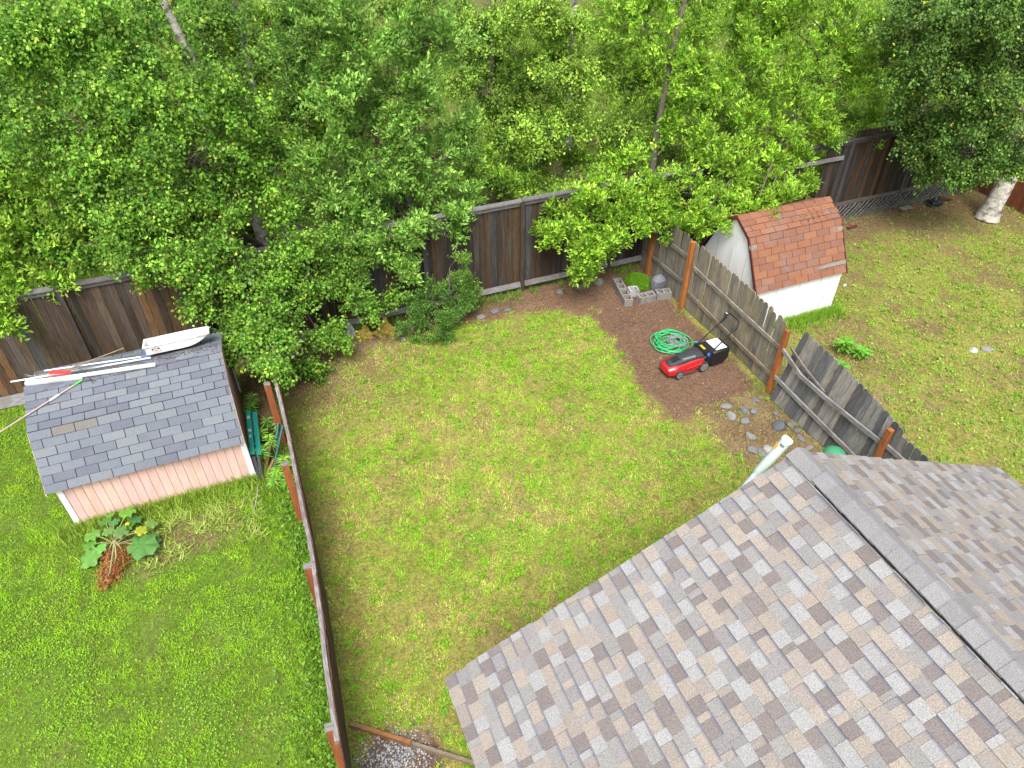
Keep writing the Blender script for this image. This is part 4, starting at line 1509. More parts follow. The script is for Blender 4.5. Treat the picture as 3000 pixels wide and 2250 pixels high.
tree('willow_tree', 'grey green willow left of centre leaning over the back fence',
     [(q_.x, 15.6, 0), (q_.x - 0.05, 15.6, 1.6), (q_.x - 0.5, 15.4, 4.2), (q_.x - 0.7, 15.3, 7.4)], 0.12,
     [lob(900, 110, 15.2, 1.1), lob(1080, 130, 15.0, 1.1), lob(1260, 120, 15.4, 1.05), lob(1010, 300, 14.8, 1.05), lob(1190, 300, 15.0, 1.05),
      lob(950, 470, 14.6, 0.9), lob(1110, 490, 14.7, 1.0), lob(1280, 470, 15.2, 0.95), lob(1010, 630, 14.5, 0.85), lob(1180, 640, 14.6, 0.85),
      lob(1330, 600, 15.0, 0.75), lob(1070, 770, 13.9, 0.72), lob(1100, 400, 14.9, 0.9), lob(950, 570, 14.4, 0.75), lob(1060, 610, 14.4, 0.75), lob(1230, 560, 14.8, 0.7), lob(1200, 730, 13.9, 0.65, w=0.6), lob(1330, 650, 14.4, 0.5, w=0.4), lob(1140, 690, 13.9, 0.7), lob(1000, 730, 13.9, 0.7), lob(1170, 820, 13.7, 0.32, w=0.25), lob(1040, 860, 13.6, 0.4, w=0.3), lob(1370, 400, 15.8, 0.8)]
     + top_lobes(q_.x - 0.5, 15.4, 7.0, 9.2, 2.0, 5, 3),
     'wide', WG1, WG2, M['grey_bark'], 103, 0.010,
     extra_paths=([(q_.x, 15.6, 1.2), (q_.x + 0.5, 15.8, 3.6), (q_.x + 1.0, 15.9, 6.0)],))
q_ = at(1692, 700)
tree('birch_tree', 'light yellow green birch at the centre behind the back fence',
     [(q_.x, 17.0, 0), (q_.x, 17.0, 3), (q_.x - 0.05, 17.0, 6), (q_.x - 0.1, 17.0, 8.8)], 0.14,
     [lob(1560, 60, 16.8, 1.0), lob(1700, 80, 16.6, 1.0), lob(1640, 230, 16.3, 1.0), lob(1780, 210, 16.6, 0.9), lob(1690, 360, 16.2, 0.75, w=0.5),
      lob(1600, 400, 16.4, 0.8), lob(1820, 400, 16.3, 0.9), lob(1700, 520, 16.0, 0.8), lob(1830, 560, 16.0, 0.7), lob(1600, 560, 16.4, 0.7)]
     + top_lobes(q_.x, 17.0, 6.4, 9.2, 1.9, 4, 4), 'birch', LG1, LG2, M['birch_bark'], 104, 0.006)
q_ = at(1881, 700)
tree('willow_tree', 'bright green willow hanging over the fence corner above the mower',
     [(q_.x, 15.3, 0), (q_.x - 0.05, 15.3, 2.4), (q_.x, 15.2, 5.0), (q_.x + 0.3, 15.0, 8.0)], 0.13,
     [lob(1900, 80, 15.6, 1.0), lob(2020, 200, 15.0, 0.95), lob(1960, 330, 15.2, 0.8), lob(2060, 420, 14.5, 0.9), lob(1850, 480, 14.6, 0.7, w=0.5),
      lob(1960, 560, 14.0, 0.9), lob(1740, 590, 14.0, 0.8), lob(1850, 660, 13.7, 0.85), lob(1730, 730, 13.5, 0.65, w=0.75), lob(1640, 690, 13.8, 0.48, w=0.45),
      lob(1990, 680, 13.3, 0.75, w=0.8), lob(2110, 600, 13.2, 0.75, w=0.75), lob(1590, 700, 13.8, 0.28, w=0.2), 
      lob(2140, 490, 13.8, 0.8), lob(1700, 790, 13.2, 0.32, w=0.25), lob(1650, 600, 14.3, 0.6, w=0.5), lob(1720, 650, 13.9, 0.6, w=0.6), lob(1800, 585, 14.1, 0.7, w=0.7), lob(1900, 610, 13.8, 0.65, w=0.6), lob(1800, 700, 13.5, 0.5, w=0.45)]
     + top_lobes(q_.x + 0.2, 15.2, 6.8, 9.0, 2.0, 5, 5),
     'wide', YG1, YG2, M['grey_bark'], 105, 0.008)
q_ = at(2250, 590)
tree('willow_tree', 'light green willow above the white shed with feathery shoots',
     [(q_.x, 15.9, 0), (q_.x, 15.9, 2.0), (q_.x + 0.3, 15.6, 4.5), (q_.x + 0.4, 15.4, 7.8)], 0.13,
     [lob(2180, 60, 15.6, 1.1), lob(2340, 50, 15.2, 1.1), lob(2480, 90, 15.2, 1.1), lob(2180, 220, 15.0, 1.05), lob(2320, 240, 14.7, 1.1),
      lob(2470, 250, 14.9, 1.0), lob(2590, 190, 15.2, 0.9), lob(2230, 370, 14.4, 0.95), lob(2380, 380, 14.6, 0.85), lob(2530, 340, 14.9, 0.65),
      lob(2200, 510, 13.9, 0.8), lob(2260, 590, 13.4, 0.45, w=0.4), lob(2330, 470, 14.0, 0.5, w=0.4), lob(2420, 420, 14.2, 0.42, w=0.3), lob(2550, 410, 14.6, 0.35, w=0.25),
      lob(2050, 640, 12.4, 0.5, w=0.55), lob(2215, 600, 12.1, 0.45, w=0.45), lob(2290, 585, 12.3, 0.36, w=0.35), lob(2240, 645, 11.75, 0.22, w=0.2), lob(2260, 520, 13.5, 0.6, w=0.6), lob(2340, 540, 13.6, 0.35, w=0.3)]
     + top_lobes(q_.x + 0.4, 15.5, 6.4, 8.8, 2.0, 5, 6),
     'willow', YG1, YG2, M['grey_bark'], 106, 0.008)
tb = at(2890, 640)
tree('birch_tree', 'dark leaved birch with thick white trunk in the right corner',
     [(tb.x, tb.y, 0), (tb.x + 0.25, tb.y + 0.05, 1.6), (tb.x + 0.55, tb.y + 0.2, 3.6), (tb.x + 0.55, tb.y + 0.4, 6.0), (tb.x + 0.4, tb.y + 0.4, 8.5)], 0.275,
     [lob(2700, 80, 13.2, 1.3), lob(2850, 80, 12.6, 1.3), lob(2960, 180, 12.2, 1.2), lob(2790, 240, 12.6, 1.2), lob(2900, 330, 12.0, 1.1),
      lob(2730, 400, 12.9, 0.85), lob(2850, 470, 12.2, 0.95), lob(2765, 510, 12.6, 0.62, w=0.6), lob(2700, 470, 12.9, 0.5, w=0.45), lob(2800, 380, 12.7, 0.85), lob(2690, 330, 13.4, 0.8), lob(2940, 480, 11.8, 0.55, w=0.5), lob(2980, 400, 11.8, 0.9), lob(2640, 260, 13.6, 0.9), lob(2660, 60, 14, 1.1),
      lob(2990, 40, 12.2, 1.2)]
     + top_lobes(tb.x + 0.2, tb.y + 0.3, 6.2, 9.0, 2.6, 6, 7),
     'birch', DG1, DG2, M['birch_bark'], 107, 0.012)
q_ = at(-150, 950)
tree('willow_tree', 'yellow green willow at the left edge behind the fence',
     [(q_.x + 1.6, 15.6, 0), (q_.x + 1.8, 15.5, 2.5), (q_.x + 2.2, 15.4, 5.2), (q_.x + 2.4, 15.3, 7.5)], 0.12,
     [lob(40, 330, 15.8, 1.0), lob(60, 480, 15.4, 1.0), lob(170, 560, 15.3, 0.8), lob(30, 640, 15.0, 0.9), lob(150, 700, 14.9, 0.8), lob(60, 800, 14.7, 0.7),
      lob(180, 800, 14.5, 0.45), lob(10, 880, 14.2, 0.4, w=0.3), lob(-60, 520, 15.2, 1.0), lob(-80, 760, 14.8, 0.9), lob(5, 960, 13.9, 0.2, w=0.12)]
     + top_lobes(q_.x + 2.2, 15.4, 6.6, 8.6, 1.9, 4, 8),
     'wide', YG1, (0.37, 0.54, 0.07), M['grey_bark'], 108, 0.006)
# second row and undergrowth
BACKROW = [
    ('poplar_tree', 'mid green tree filling the gap behind the centre birch', (1450, 480), 19.0, 0.12, BG1, LG2, 'birch',
     [(1430, 60, 19, 1.3), (1540, 250, 19, 1.2), (1400, 260, 18.5, 1.2), (1470, 430, 18, 1.1), (1350, 130, 19.5, 1.2), (1560, 470, 18, 0.9)]),
    ('poplar_tree', 'bushy tree behind the grey green willow', (1090, 560), 20.0, 0.12, BG1, LG2, 'birch',
     [(1000, 40, 21, 1.4), (1150, 200, 20, 1.3), (960, 330, 20, 1.2), (1220, 30, 21, 1.4), (1240, 380, 19.5, 1.0), (1080, 450, 19, 1.1)]),
    ('poplar_tree', 'far tree at the upper left edge of the wood', (120, 520), 21.0, 0.13, BG1, BG2, 'birch',
     [(40, 60, 21, 1.6), (220, 230, 20, 1.4), (420, 60, 22, 1.6), (60, 330, 19, 1.2), (260, 480, 18.5, 1.1), (640, 130, 22, 1.5), (-80, 200, 20, 1.5)]),
    ('poplar_tree', 'tree between the light birch and the bright willow', (1920, 420), 20.0, 0.12, BG1, YG2, 'wide',
     [(1850, 40, 20, 1.3), (1980, 150, 20, 1.2), (2050, 20, 21, 1.4), (1880, 280, 19, 1.1), (2060, 280, 19, 1.1)]),
    ('poplar_tree', 'tree behind the feathery willow above the white shed', (2380, 330), 20.5, 0.12, BG1, YG2, 'wide',
     [(2250, 30, 21, 1.4), (2430, 60, 20, 1.4), (2350, 200, 19.5, 1.3), (2540, 180, 19.5, 1.2), (2200, 230, 19.5, 1.2), (2470, 300, 18, 0.9)]),
    ('poplar_tree', 'far tree beside the dark corner birch', (2750, 200), 20.0, 0.13, BG1, BG2, 'birch',
     [(2620, 40, 21, 1.5), (2780, 60, 20, 1.5), (2930, 40, 19, 1.5), (2660, 180, 19, 1.2), (2850, 190, 18, 1.3), (3040, 120, 18, 1.5)]),
]
for i, (nm, lb_, bp, yy, r0, c1, c2, kd, ls_) in enumerate(BACKROW):
    b = onY(bp[0], bp[1], yy)
    tree(nm, lb_, [(b.x, yy, 0), (b.x, yy, 2.5), (b.x - 0.1, yy, 5), (b.x, yy, 7.5)], r0,
         [lob(a_, b_, c_, d_) for a_, b_, c_, d_ in ls_] + top_lobes(b.x, yy, 5.8, 8.2, 1.8, 3, 20 + i), kd, c1, c2, M['grey_bark'], 120 + i, 0.003, 0.66)
UNDER = [
    ('shrub', 'leafy thicket far behind the light birch', (1560, 330), 19.5, [(1520, 300, 19, 1.1), (1600, 180, 20, 1.2), (1490, 150, 20, 1.2), (1560, 420, 18, 0.9), (1640, 330, 18.5, 0.9)]),
    ('shrub', 'leafy thicket far behind the bright willow trunk', (1960, 260), 19.5, [(1930, 200, 19.5, 1.1), (2020, 120, 20, 1.2), (1890, 340, 18, 0.9), (2000, 330, 18, 0.9), (1840, 200, 19.5, 1.0)]),
    ('shrub', 'leafy thicket far behind the large birch trunk', (780, 260), 20.0, [(760, 200, 20, 1.2), (840, 120, 21, 1.2), (700, 80, 21, 1.2), (820, 360, 19, 1.0), (900, 420, 18, 0.8)]),
    ('shrub', 'low leafy shrub behind the fence at the left edge', (150, 700), 17.0, [(100, 700, 16.5, 0.9), (240, 640, 17, 1.0), (20, 620, 17.5, 1.0), (330, 700, 16, 0.8)]),
    ('shrub', 'low shrub behind the fence under the large birch', (620, 640), 17.0, [(560, 620, 17, 1.1), (700, 680, 16, 0.9), (820, 560, 17.5, 1.0), (460, 520, 18, 1.1)]),
    ('shrub', 'shrub showing above the fence cap left of the bare boards', (1240, 600), 16.4, [(1260, 610, 16.2, 0.7), (1380, 560, 16.5, 0.8), (1150, 600, 16.8, 0.9), (1480, 500, 17, 0.8)]),
    ('shrub', 'shrub behind the fence below the light birch', (1580, 500), 16.4, [(1560, 520, 16.6, 0.8), (1660, 470, 17, 0.8), (1780, 480, 16.5, 0.7), (1480, 560, 16.0, 0.5)]),
    ('shrub', 'shrub behind the fence near the gap in its boards', (2330, 440), 16.8, [(2300, 430, 17, 0.8), (2400, 480, 16.2, 0.6), (2520, 370, 17, 0.9), (2380, 570, 16.2, 0.5), (2150, 420, 16.8, 0.9), (2200, 330, 18, 1.0), (2060, 330, 18, 1.0), (1960, 460, 17, 0.8)]),
    ('shrub', 'shrub above the fence beside the dark corner birch', (2680, 300), 17.5, [(2650, 280, 18, 1.1), (2750, 240, 18, 1.1), (2600, 340, 16.8, 0.6), (2850, 200, 18, 1.2)]),
]
for i, (nm, lb_, bp, yy, ls_) in enumerate(UNDER):
    b = onY(bp[0], bp[1], yy)
    tree(nm, lb_, [(b.x, yy, 0), (b.x, yy, 0.7), (b.x, yy, 1.4)], 0.05, [lob(a_, b_, c_, d_) for a_, b_, c_, d_ in ls_], 'wide', BG1, YG2, M['grey_bark'], 140 + i, 0.003, 0.9)
# dark bush in front of the back fence
q_ = at(1270, 985)
tree('shrub', 'dark green bush growing against the yard side of the back fence',
     [(q_.x, q_.y + 0.3, 0), (q_.x, q_.y + 0.35, 0.5), (q_.x, q_.y + 0.4, 1.0)], 0.03,
     [lob(1210, 960, 13.3, 0.42, w=0.5), lob(1310, 940, 13.3, 0.42, w=0.5), lob(1260, 870, 13.6, 0.5, w=0.5), lob(1340, 860, 13.7, 0.42, w=0.4), lob(1200, 880, 13.6, 0.4, w=0.35),
      lob(1290, 990, 13.0, 0.28, w=0.25), lob(1370, 830, 13.7, 0.26, w=0.2), lob(1360, 900, 13.5, 0.26, w=0.2)],
     'small', (0.055, 0.150, 0.018), (0.155, 0.30, 0.045), M['grey_bark'], 160, 0.004, 1.3)
tree('shrub', 'pale leafed sapling rising in front of the bare back fence boards',
     [(q_.x + 0.55, 13.75, 0), (q_.x + 0.6, 13.75, 0.8), (q_.x + 0.65, 13.75, 1.4)], 0.015,
     [lob(1350, 820, 13.75, 0.25, w=0.2), lob(1345, 760, 13.75, 0.16, w=0.12), lob(1395, 870, 13.7, 0.18, w=0.14)],
     'small', (0.11, 0.25, 0.03), (0.28, 0.44, 0.08), M['grey_bark'], 161, 0.004, 1.3)
# ------------------------------------------------------------------ stones, blocks, soil bed furniture
import bmesh


def rock_mesh(name, seed, mat, sub=2):
    bm = bmesh.new()
    bmesh.ops.create_icosphere(bm, subdivisions=sub, radius=1.0)
    r = random.Random(seed)
    dirs = [Vector((r.gauss(0, 1), r.gauss(0, 1), r.gauss(0, 1))).normalized() for _ in range(9)]
    cut = [r.uniform(0.55, 0.95) for _ in dirs]
    for v in bm.verts:
        p_ = v.co.copy()
        for d, c in zip(dirs, cut):
            k_ = p_.dot(d)
            if k_ > c:
                p_ -= d * (k_ - c) * 0.85
        v.co = p_ * r.uniform(0.96, 1.04)
    me = bpy.data.meshes.new(name)
    bm.to_mesh(me)
    bm.free()
    me.materials.append(mat)
    me.polygons.foreach_set('use_smooth', [True] * len(me.polygons))
    me.set_sharp_from_angle(angle=math.radians(32))
    return me


def rock(x, y, size, c, label, seed, rot=0.0, z=None, name='rock', group=None):
    o = mesh_obj(name, rock_mesh(name, seed, M['stone']), None,
                 Matrix.Translation((x, y, (size[2] * 0.02 if z is None else z))) @ Matrix.Rotation(rot, 4, 'Z') @ Matrix.Diagonal((*size, 1)), c)
    return tag(o, label, 'rock', group)


RK = [  # px, py, sx, sy, sz, colour, label
    (2129, 1190, .13, .09, .05, (0.17, 0.17, 0.165), 'flat pale grey rock farthest from the roof, at the lawn edge'),
    (2141, 1218, .11, .15, .07, (0.22, 0.215, 0.21), 'large light grey oval rock on the lawn side of the cluster'),
    (2179, 1203, .09, .11, .08, (0.125, 0.135, 0.145), 'upright grey rock left of a twin in the rock cluster'),
    (2207, 1207, .10, .08, .07, (0.15, 0.16, 0.175), 'bluish grey rock right of its twin in the rock cluster'),
    (2213, 1172, .07, .10, .05, (0.12, 0.12, 0.125), 'dark rock nearest the big orange fence post'),
    (2184, 1234, .12, .10, .07, (0.17, 0.175, 0.18), 'rounded grey rock in the middle of the cluster'),
    (2199, 1278, .10, .14, .06, (0.19, 0.19, 0.185), 'long grey rock left of the capped pipe'),
    (2271, 1212, .09, .08, .05, (0.15, 0.145, 0.135), 'small half buried rock beside the grey pickets'),
    (2283, 1250, .19, .15, .13, (0.085, 0.092, 0.105), 'big dark blue grey boulder behind the capped pipe'),
    (2320, 1242, .14, .10, .05, (0.15, 0.14, 0.125), 'flat tan rock right of the dark boulder'),
    (2335, 1262, .12, .07, .04, (0.14, 0.13, 0.115), 'flat soil stained rock at the foot of the pickets'),
    (2204, 1319, .11, .12, .05, (0.17, 0.165, 0.16), 'pale rock at the lawn edge just above the roof edge'),
    (2232, 1328, .08, .16, .06, (0.16, 0.165, 0.17), 'narrow grey rock partly hidden by the roof edge'),
    (2252, 1318, .12, .13, .09, (0.30, 0.285, 0.265), 'whitish rock behind the lower end of the capped pipe'),
    (2346, 1283, .07, .12, .04, (0.15, 0.145, 0.14), 'thin rock between capped pipe and pickets'),
    (2371, 1311, .10, .07, .05, (0.19, 0.18, 0.17), 'pale rock beside the green lid'),
    (1410, 928, .14, .10, .05, (0.15, 0.145, 0.14), 'pale flat stone right of the dark bush by the back fence'),
    (1451, 912, .15, .10, .05, (0.13, 0.13, 0.135), 'middle of three flat stones right of the dark bush'),
    (1488, 906, .12, .09, .04, (0.11, 0.115, 0.12), 'darkest flat stone in the row right of the dark bush'),
    (1182, 996, .08, .10, .09, (0.23, 0.22, 0.21), 'pale grey stone at the left foot of the dark bush'),
    (1640, 857, .13, .10, .09, (0.11, 0.11, 0.10), 'mossy stone under the back fence left of two stones'),
    (1700, 842, .13, .11, .10, (0.12, 0.12, 0.105), 'mossy stone in the middle under the back fence'),
    (1757, 828, .15, .13, .13, (0.14, 0.145, 0.125), 'round mossy stone left of the concrete blocks'),
    (1012, 1003, .16, .10, .10, (0.17, 0.18, 0.19), 'grey stone left of the yellow sacks'),
    (985, 1010, .10, .08, .09, (0.15, 0.155, 0.16), 'small grey stone under the drooping birch leaves'),
    (2853, 1026, .14, .10, .04, (0.42, 0.41, 0.40), 'bright white flat stone in the right lawn'),
    (2893, 1022, .17, .13, .04, (0.19, 0.19, 0.195), 'grey flat stone in the right lawn beside the white stone'),
    (2475, 835, .07, .05, .03, (0.35, 0.36, 0.37), 'small white stone at the corner of the white shed'),
]
for i, (px_, py_, sx, sy, sz, c, lb_) in enumerate(RK):
    g_ = at(px_, py_)
    rock(g_.x, g_.y, (sx, sy, sz), c, lb_, 300 + i, rs.uniform(-0.5, 0.5), group='rocks in the yard')
bq = at(1928, 832, 0.12)
rock(bq.x, bq.y, (0.24, 0.20, 0.30), (0.135, 0.145, 0.165), 'upright blue grey boulder in the fence corner beside the blocks', 399, 0.4, 0.13, 'boulder')


def block(name, n_holes, a, b, label, c):
    """hollow concrete block, its top face running from a to b"""
    a = Vector(a)
    b = Vector(b)
    d = b - a
    L_ = d.length
    W_, H_ = 0.215, 0.20
    m = MB()
    m.box((L_ / 2, -W_ / 2 + 0.018, H_ / 2), (L_, 0.036, H_))
    m.box((L_ / 2, W_ / 2 - 0.018, H_ / 2), (L_, 0.036, H_))
    for i in range(n_holes + 1):
        t_ = 0.05
        xx = t_ / 2 + (L_ - t_) * i / n_holes
        m.box((xx, 0, H_ / 2 - 0.001), (t_, W_ - 0.072, H_ - 0.002))
    ang = math.atan2(d.y, d.x)
    o = m.build(name, M['concrete'], None, False, Matrix.Translation((a.x, a.y, -0.02)) @ Matrix.Rotation(ang, 4, 'Z'), c)
    return tag(o, label, 'block', 'concrete blocks around the corner bed')


def bpix(x, y, z=0.17):
    return at(1750 + x * 0.1356, 750 + y * 0.1356, z)


block('concrete_block', 2, bpix(420, 480), bpix(548, 715), 'grey hollow block at the back of the two in a line', (0.185, 0.175, 0.165))
block('concrete_block', 2, bpix(552, 722), bpix(685, 960), 'grey hollow block at the front of the two in a line', (0.20, 0.185, 0.17))
ha = bpix(775, 705)
block('half_block', 1, ha + Vector((-0.12, 0.02, 0)), ha + Vector((0.13, -0.02, 0)), 'pale single holed half block at the front of the moss mound', (0.34, 0.335, 0.33))
block('concrete_block', 2, bpix(895, 880), bpix(1235, 795), 'scuffed grey block with cracked top between half block and fence', (0.215, 0.20, 0.19))
block('concrete_block', 2, bpix(1270, 775), bpix(1590, 745), 'grey block touching the picket fence below the boulder', (0.20, 0.19, 0.18))
# moss mound
nm_ = 9000
a_ = rng.uniform(0, 2 * np.pi, nm_)
rr_ = np.sqrt(rng.random(nm_))
mc_ = bpix(870, 540, 0.05)
mp_ = np.stack([mc_.x + 0.04 + np.cos(a_) * rr_ * 0.34, mc_.y + np.sin(a_) * rr_ * 0.42, 0.16 * (1 - rr_ ** 2)], 1)
t = rng.random((nm_, 1))
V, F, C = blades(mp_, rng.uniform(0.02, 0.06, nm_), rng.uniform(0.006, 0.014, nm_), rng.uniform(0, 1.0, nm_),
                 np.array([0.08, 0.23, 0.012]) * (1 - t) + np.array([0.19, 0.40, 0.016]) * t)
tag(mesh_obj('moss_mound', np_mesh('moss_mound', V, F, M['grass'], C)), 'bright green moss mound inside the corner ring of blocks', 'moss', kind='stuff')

# ------------------------------------------------------------------ lawn mower
mow = thing('lawn_mower', 'red and black push mower with grass bag parked on bare soil', 'mower', (8.2, 10.0, 0))
MWM = Matrix.Translation((8.2, 10.0, 0)) @ Matrix.Rotation(0.03, 4, 'Z')


def mp(m, name, mats, smooth=True, parent=None):
    return m.build(name, mats, parent or mow, smooth, MWM)


def shell(secs):
    rings = []
    for (x, w, zt, zb) in secs:
        h = zt - zb
        rings.append([(x, -w, zb), (x, -w * 1.02, zb + h * 0.55), (x, -w * 0.86, zb + h * 0.86), (x, -w * 0.5, zt), (x, w * 0.5, zt),
                      (x, w * 0.86, zb + h * 0.86), (x, w * 1.02, zb + h * 0.55), (x, w, zb)])
    return MB().loft(rings)


body = mp(shell([(-0.57, 0.11, 0.19, 0.10), (-0.54, 0.18, 0.24, 0.09), (-0.42, 0.232, 0.285, 0.085), (-0.30, 0.236, 0.30, 0.10), (-0.15, 0.225, 0.315, 0.085), (0.05, 0.235, 0.345, 0.08),
                 (0.20, 0.235, 0.365, 0.12), (0.30, 0.225, 0.37, 0.17), (0.36, 0.20, 0.35, 0.18)]), 'deck', M['red_paint'])
mp(shell([(-0.50, 0.06, 0.265, 0.17), (-0.45, 0.13, 0.315, 0.18), (-0.25, 0.16, 0.36, 0.18), (0.02, 0.165, 0.41, 0.18), (0.25, 0.20, 0.43, 0.18), (0.34, 0.20, 0.41, 0.2)]),
   'motor_cover', M['char'])
m = MB().box((-0.30, 0, 0.352), (0.17, 0.13, 0.012), Matrix.Rotation(-0.22, 3, 'Y'))
mp(m, 'battery_lid', M['black'], False)
m = MB().bar((-0.18, -0.10, 0.372), (0.12, -0.14, 0.400), 0.035, 0.03)
mp(m, 'cover_stripe', M['hub'], False)
for sgn in (-1, 1):
    m = MB()
    m.bar((-0.15, sgn * 0.244, 0.20), (0.24, sgn * 0.247, 0.235), 0.012, 0.035)
    mp(m, 'side_stripe', M['red_plastic'], False)
    m = MB().bar((-0.38, sgn * 0.236, 0.075), (0.20, sgn * 0.246, 0.075), 0.014, 0.014)
    mp(m, 'skirt_stripe', M['metal'], False)
for (x, r_, nm) in ((-0.316, 0.102, 'wheel'), (0.31, 0.128, 'wheel')):
    for sgn in (-1, 1):
        y0 = sgn * 0.250
        rings = []
        for (yy, rr) in ((-0.026, r_ * 0.80), (-0.026, r_ * 0.94), (-0.016, r_), (0.016, r_), (0.026, r_ * 0.94), (0.026, r_ * 0.80)):
            rings.append([(x + math.cos(k_ * math.pi / 12) * rr, y0 + yy, r_ + math.sin(k_ * math.pi / 12) * rr) for k_ in range(24)])
        w = mp(MB().loft(rings), 'wheel', M['rubber'])
        rings = []
        for (yy, rr) in ((-0.030, r_ * 0.35), (-0.029, r_ * 0.74), (0.029, r_ * 0.74), (0.030, r_ * 0.35)):
            rings.append([(x + math.cos(k_ * math.pi / 10) * rr, y0 + yy, r_ + math.sin(k_ * math.pi / 10) * rr) for k_ in range(20)])
        mp(MB().loft(rings), 'hub', M['hub'], True, w)
        m = MB()
        for k_ in range(5):
            t_ = k_ * 2 * math.pi / 5
            m.bar((x + math.cos(t_) * r_ * 0.15, y0 + sgn * 0.031, r_ + math.sin(t_) * r_ * 0.15), (x + math.cos(t_) * r_ * 0.66, y0 + sgn * 0.031, r_ + math.sin(t_) * r_ * 0.66), 0.012, 0.004, (0, 1, 0))
        mp(m, 'spoke', M['char'], False, w)
m = MB().box((0.42, 0, 0.29), (0.22, 0.43, 0.28), Matrix.Rotation(0.18, 3, 'Y'))
flap = mp(m, 'rear_flap', M['black'], False)
m = MB().box((0.42, 0.03, 0.437), (0.06, 0.16, 0.010), Matrix.Rotation(0.18, 3, 'Y'))
mp(m, 'warning_label', M['yellow'], False, flap)
rings = []
for (x, w, zt, zb) in ((0.50, 0.20, 0.40, 0.12), (0.56, 0.225, 0.43, 0.06), (0.85, 0.225, 0.43, 0.07), (0.98, 0.205, 0.42, 0.17), (1.01, 0.17, 0.37, 0.22)):
    rings.append([(x, -w, zb), (x, -w, zt - 0.03), (x, -w + 0.03, zt), (x, w - 0.03, zt), (x, w, zt - 0.03), (x, w, zb)])
bag = mp(MB().loft(rings), 'grass_bag', M['black'])
m = MB().box((0.765, 0.0, 0.436), (0.30, 0.36, 0.010), Matrix.Rotation(0.04, 3, 'Y'))
mp(m, 'bag_panel', M['white_plastic'], False, bag)
hm = MB()
hp = [(0.36, -0.215, 0.34), (0.40, -0.215, 0.40), (1.03, -0.20, 0.93), (1.075, -0.19, 1.03), (1.075, -0.15, 1.075), (1.075, 0.15, 1.075), (1.075, 0.19, 1.03), (1.03, 0.20, 0.93), (0.40, 0.215, 0.40), (0.36, 0.215, 0.34)]
hm.tube(hp, 0.016, 8)
hd = mp(hm, 'handle', M['black'])
for sgn in (-1, 1):
    mp(MB().tube([(0.92, sgn * 0.203, 0.84), (1.05, sgn * 0.197, 0.965)], 0.031, 8), 'grip', M['black'], True, hd)
    m = MB().box((0.40, sgn * 0.225, 0.41), (0.07, 0.04, 0.06), Matrix.Rotation(-0.6, 3, 'Y'))
    mp(m, 'knob', M['blue'], False, hd)
    mp(MB().box((0.33, sgn * 0.215, 0.36), (0.03, 0.03, 0.03)), 'bolt', M['metal'], False, hd)
mp(MB().box((1.02, 0.20, 1.01), (0.05, 0.05, 0.09), Matrix.Rotation(0.5, 3, 'Y')), 'switch_box', M['char'], False, hd)
mp(MB().box((1.045, 0.20, 1.055), (0.035, 0.035, 0.012), Matrix.Rotation(0.5, 3, 'Y')), 'switch_button', M['white_plastic'], False, hd)


# ------------------------------------------------------------------ hoses
def coil(cx, cy, loops, r0, r1, rad, seed, tail=()):
    r = random.Random(seed)
    pts = []
    x_, y_ = cx, cy
    for L_ in range(loops):
        R_ = r.uniform(r0, r1)
        e_ = r.uniform(0.75, 1.0)
        tl = r.uniform(0, math.pi)
        dx, dy = r.uniform(-0.09, 0.09) * (r1 / 0.4), r.uniform(-0.09, 0.09) * (r1 / 0.4)
        for k_ in range(18):
            t_ = 2 * math.pi * k_ / 18
            u_, v_ = math.cos(t_) * R_, math.sin(t_) * R_ * e_
            pts.append(Vector((cx + dx + u_ * math.cos(tl) - v_ * math.sin(tl), cy + dy + u_ * math.sin(tl) + v_ * math.cos(tl), rad + 0.012 * (L_ % 5) + 0.006 * math.sin(3 * t_ + L_))))
        # rotate so that loops stay joined
    sm = []
    n = len(pts)
    for i in range(n):
        a = pts[max(i - 2, 0):min(i + 3, n)]
        sm.append(sum(a, Vector()) / len(a))
    sm = [Vector(p_) for p_ in tail[:0]] + sm + [Vector(p_) for p_ in tail]
    return MB().tube(sm, rad, 6)


o = coil(8.40, 10.96, 10, 0.33, 0.50, 0.0120, 4, [(8.62, 10.70, 0.05), (8.80, 10.72, 0.03), (8.97, 10.72, 0.02), (9.06, 10.62, 0.015)]).build('garden_hose', M['hose'], None, True)
tag(o, 'bright green garden hose coiled loosely on soil behind the mower', 'hose')
o = coil(8.55, 10.87, 8, 0.16, 0.30, 0.0120, 8).build('garden_hose', M['hose_grey'], None, True, Matrix.Translation((0, 0, 0.035)))
tag(o, 'dull grey inner coil of hose lying inside the green hose', 'hose')

# ------------------------------------------------------------------ capped pipe and green lid beside the house
pt_, pb_ = onY(2309, 1286, 4.12), onY(2223, 1383, 4.12)
ax_ = (pb_ - pt_).normalized()
pipe = thing('vent_pipe', 'pale green pipe with white cap leaning against the gable edge', 'pipe', tuple(pt_ + ax_ * (pt_.z / -ax_.z)))
pl_ = pt_.z / -ax_.z
MB().tube([pt_ + ax_ * 0.50, pt_ + ax_ * pl_], 0.045, 20).build('pipe', M['pale_blue'], pipe, True)
MB().tube([pt_ + ax_ * 0.02, pt_ + ax_ * 0.44, pt_ + ax_ * 0.52], [0.061, 0.061, 0.058], 24).build('sleeve', M['pale_green'], pipe, True)
cap_o = MB().tube([pt_ - ax_ * 0.012, pt_, pt_ + ax_ * 0.03], [0.058, 0.065, 0.065], 24).build('cap', M['white_plastic'], pipe, True)
toC = (Vector((0, 0, CAM_H)) - pt_).normalized()
fwd = (toC - ax_ * toC.dot(ax_)).normalized()
sdv = ax_.cross(fwd)
lbm = MB()
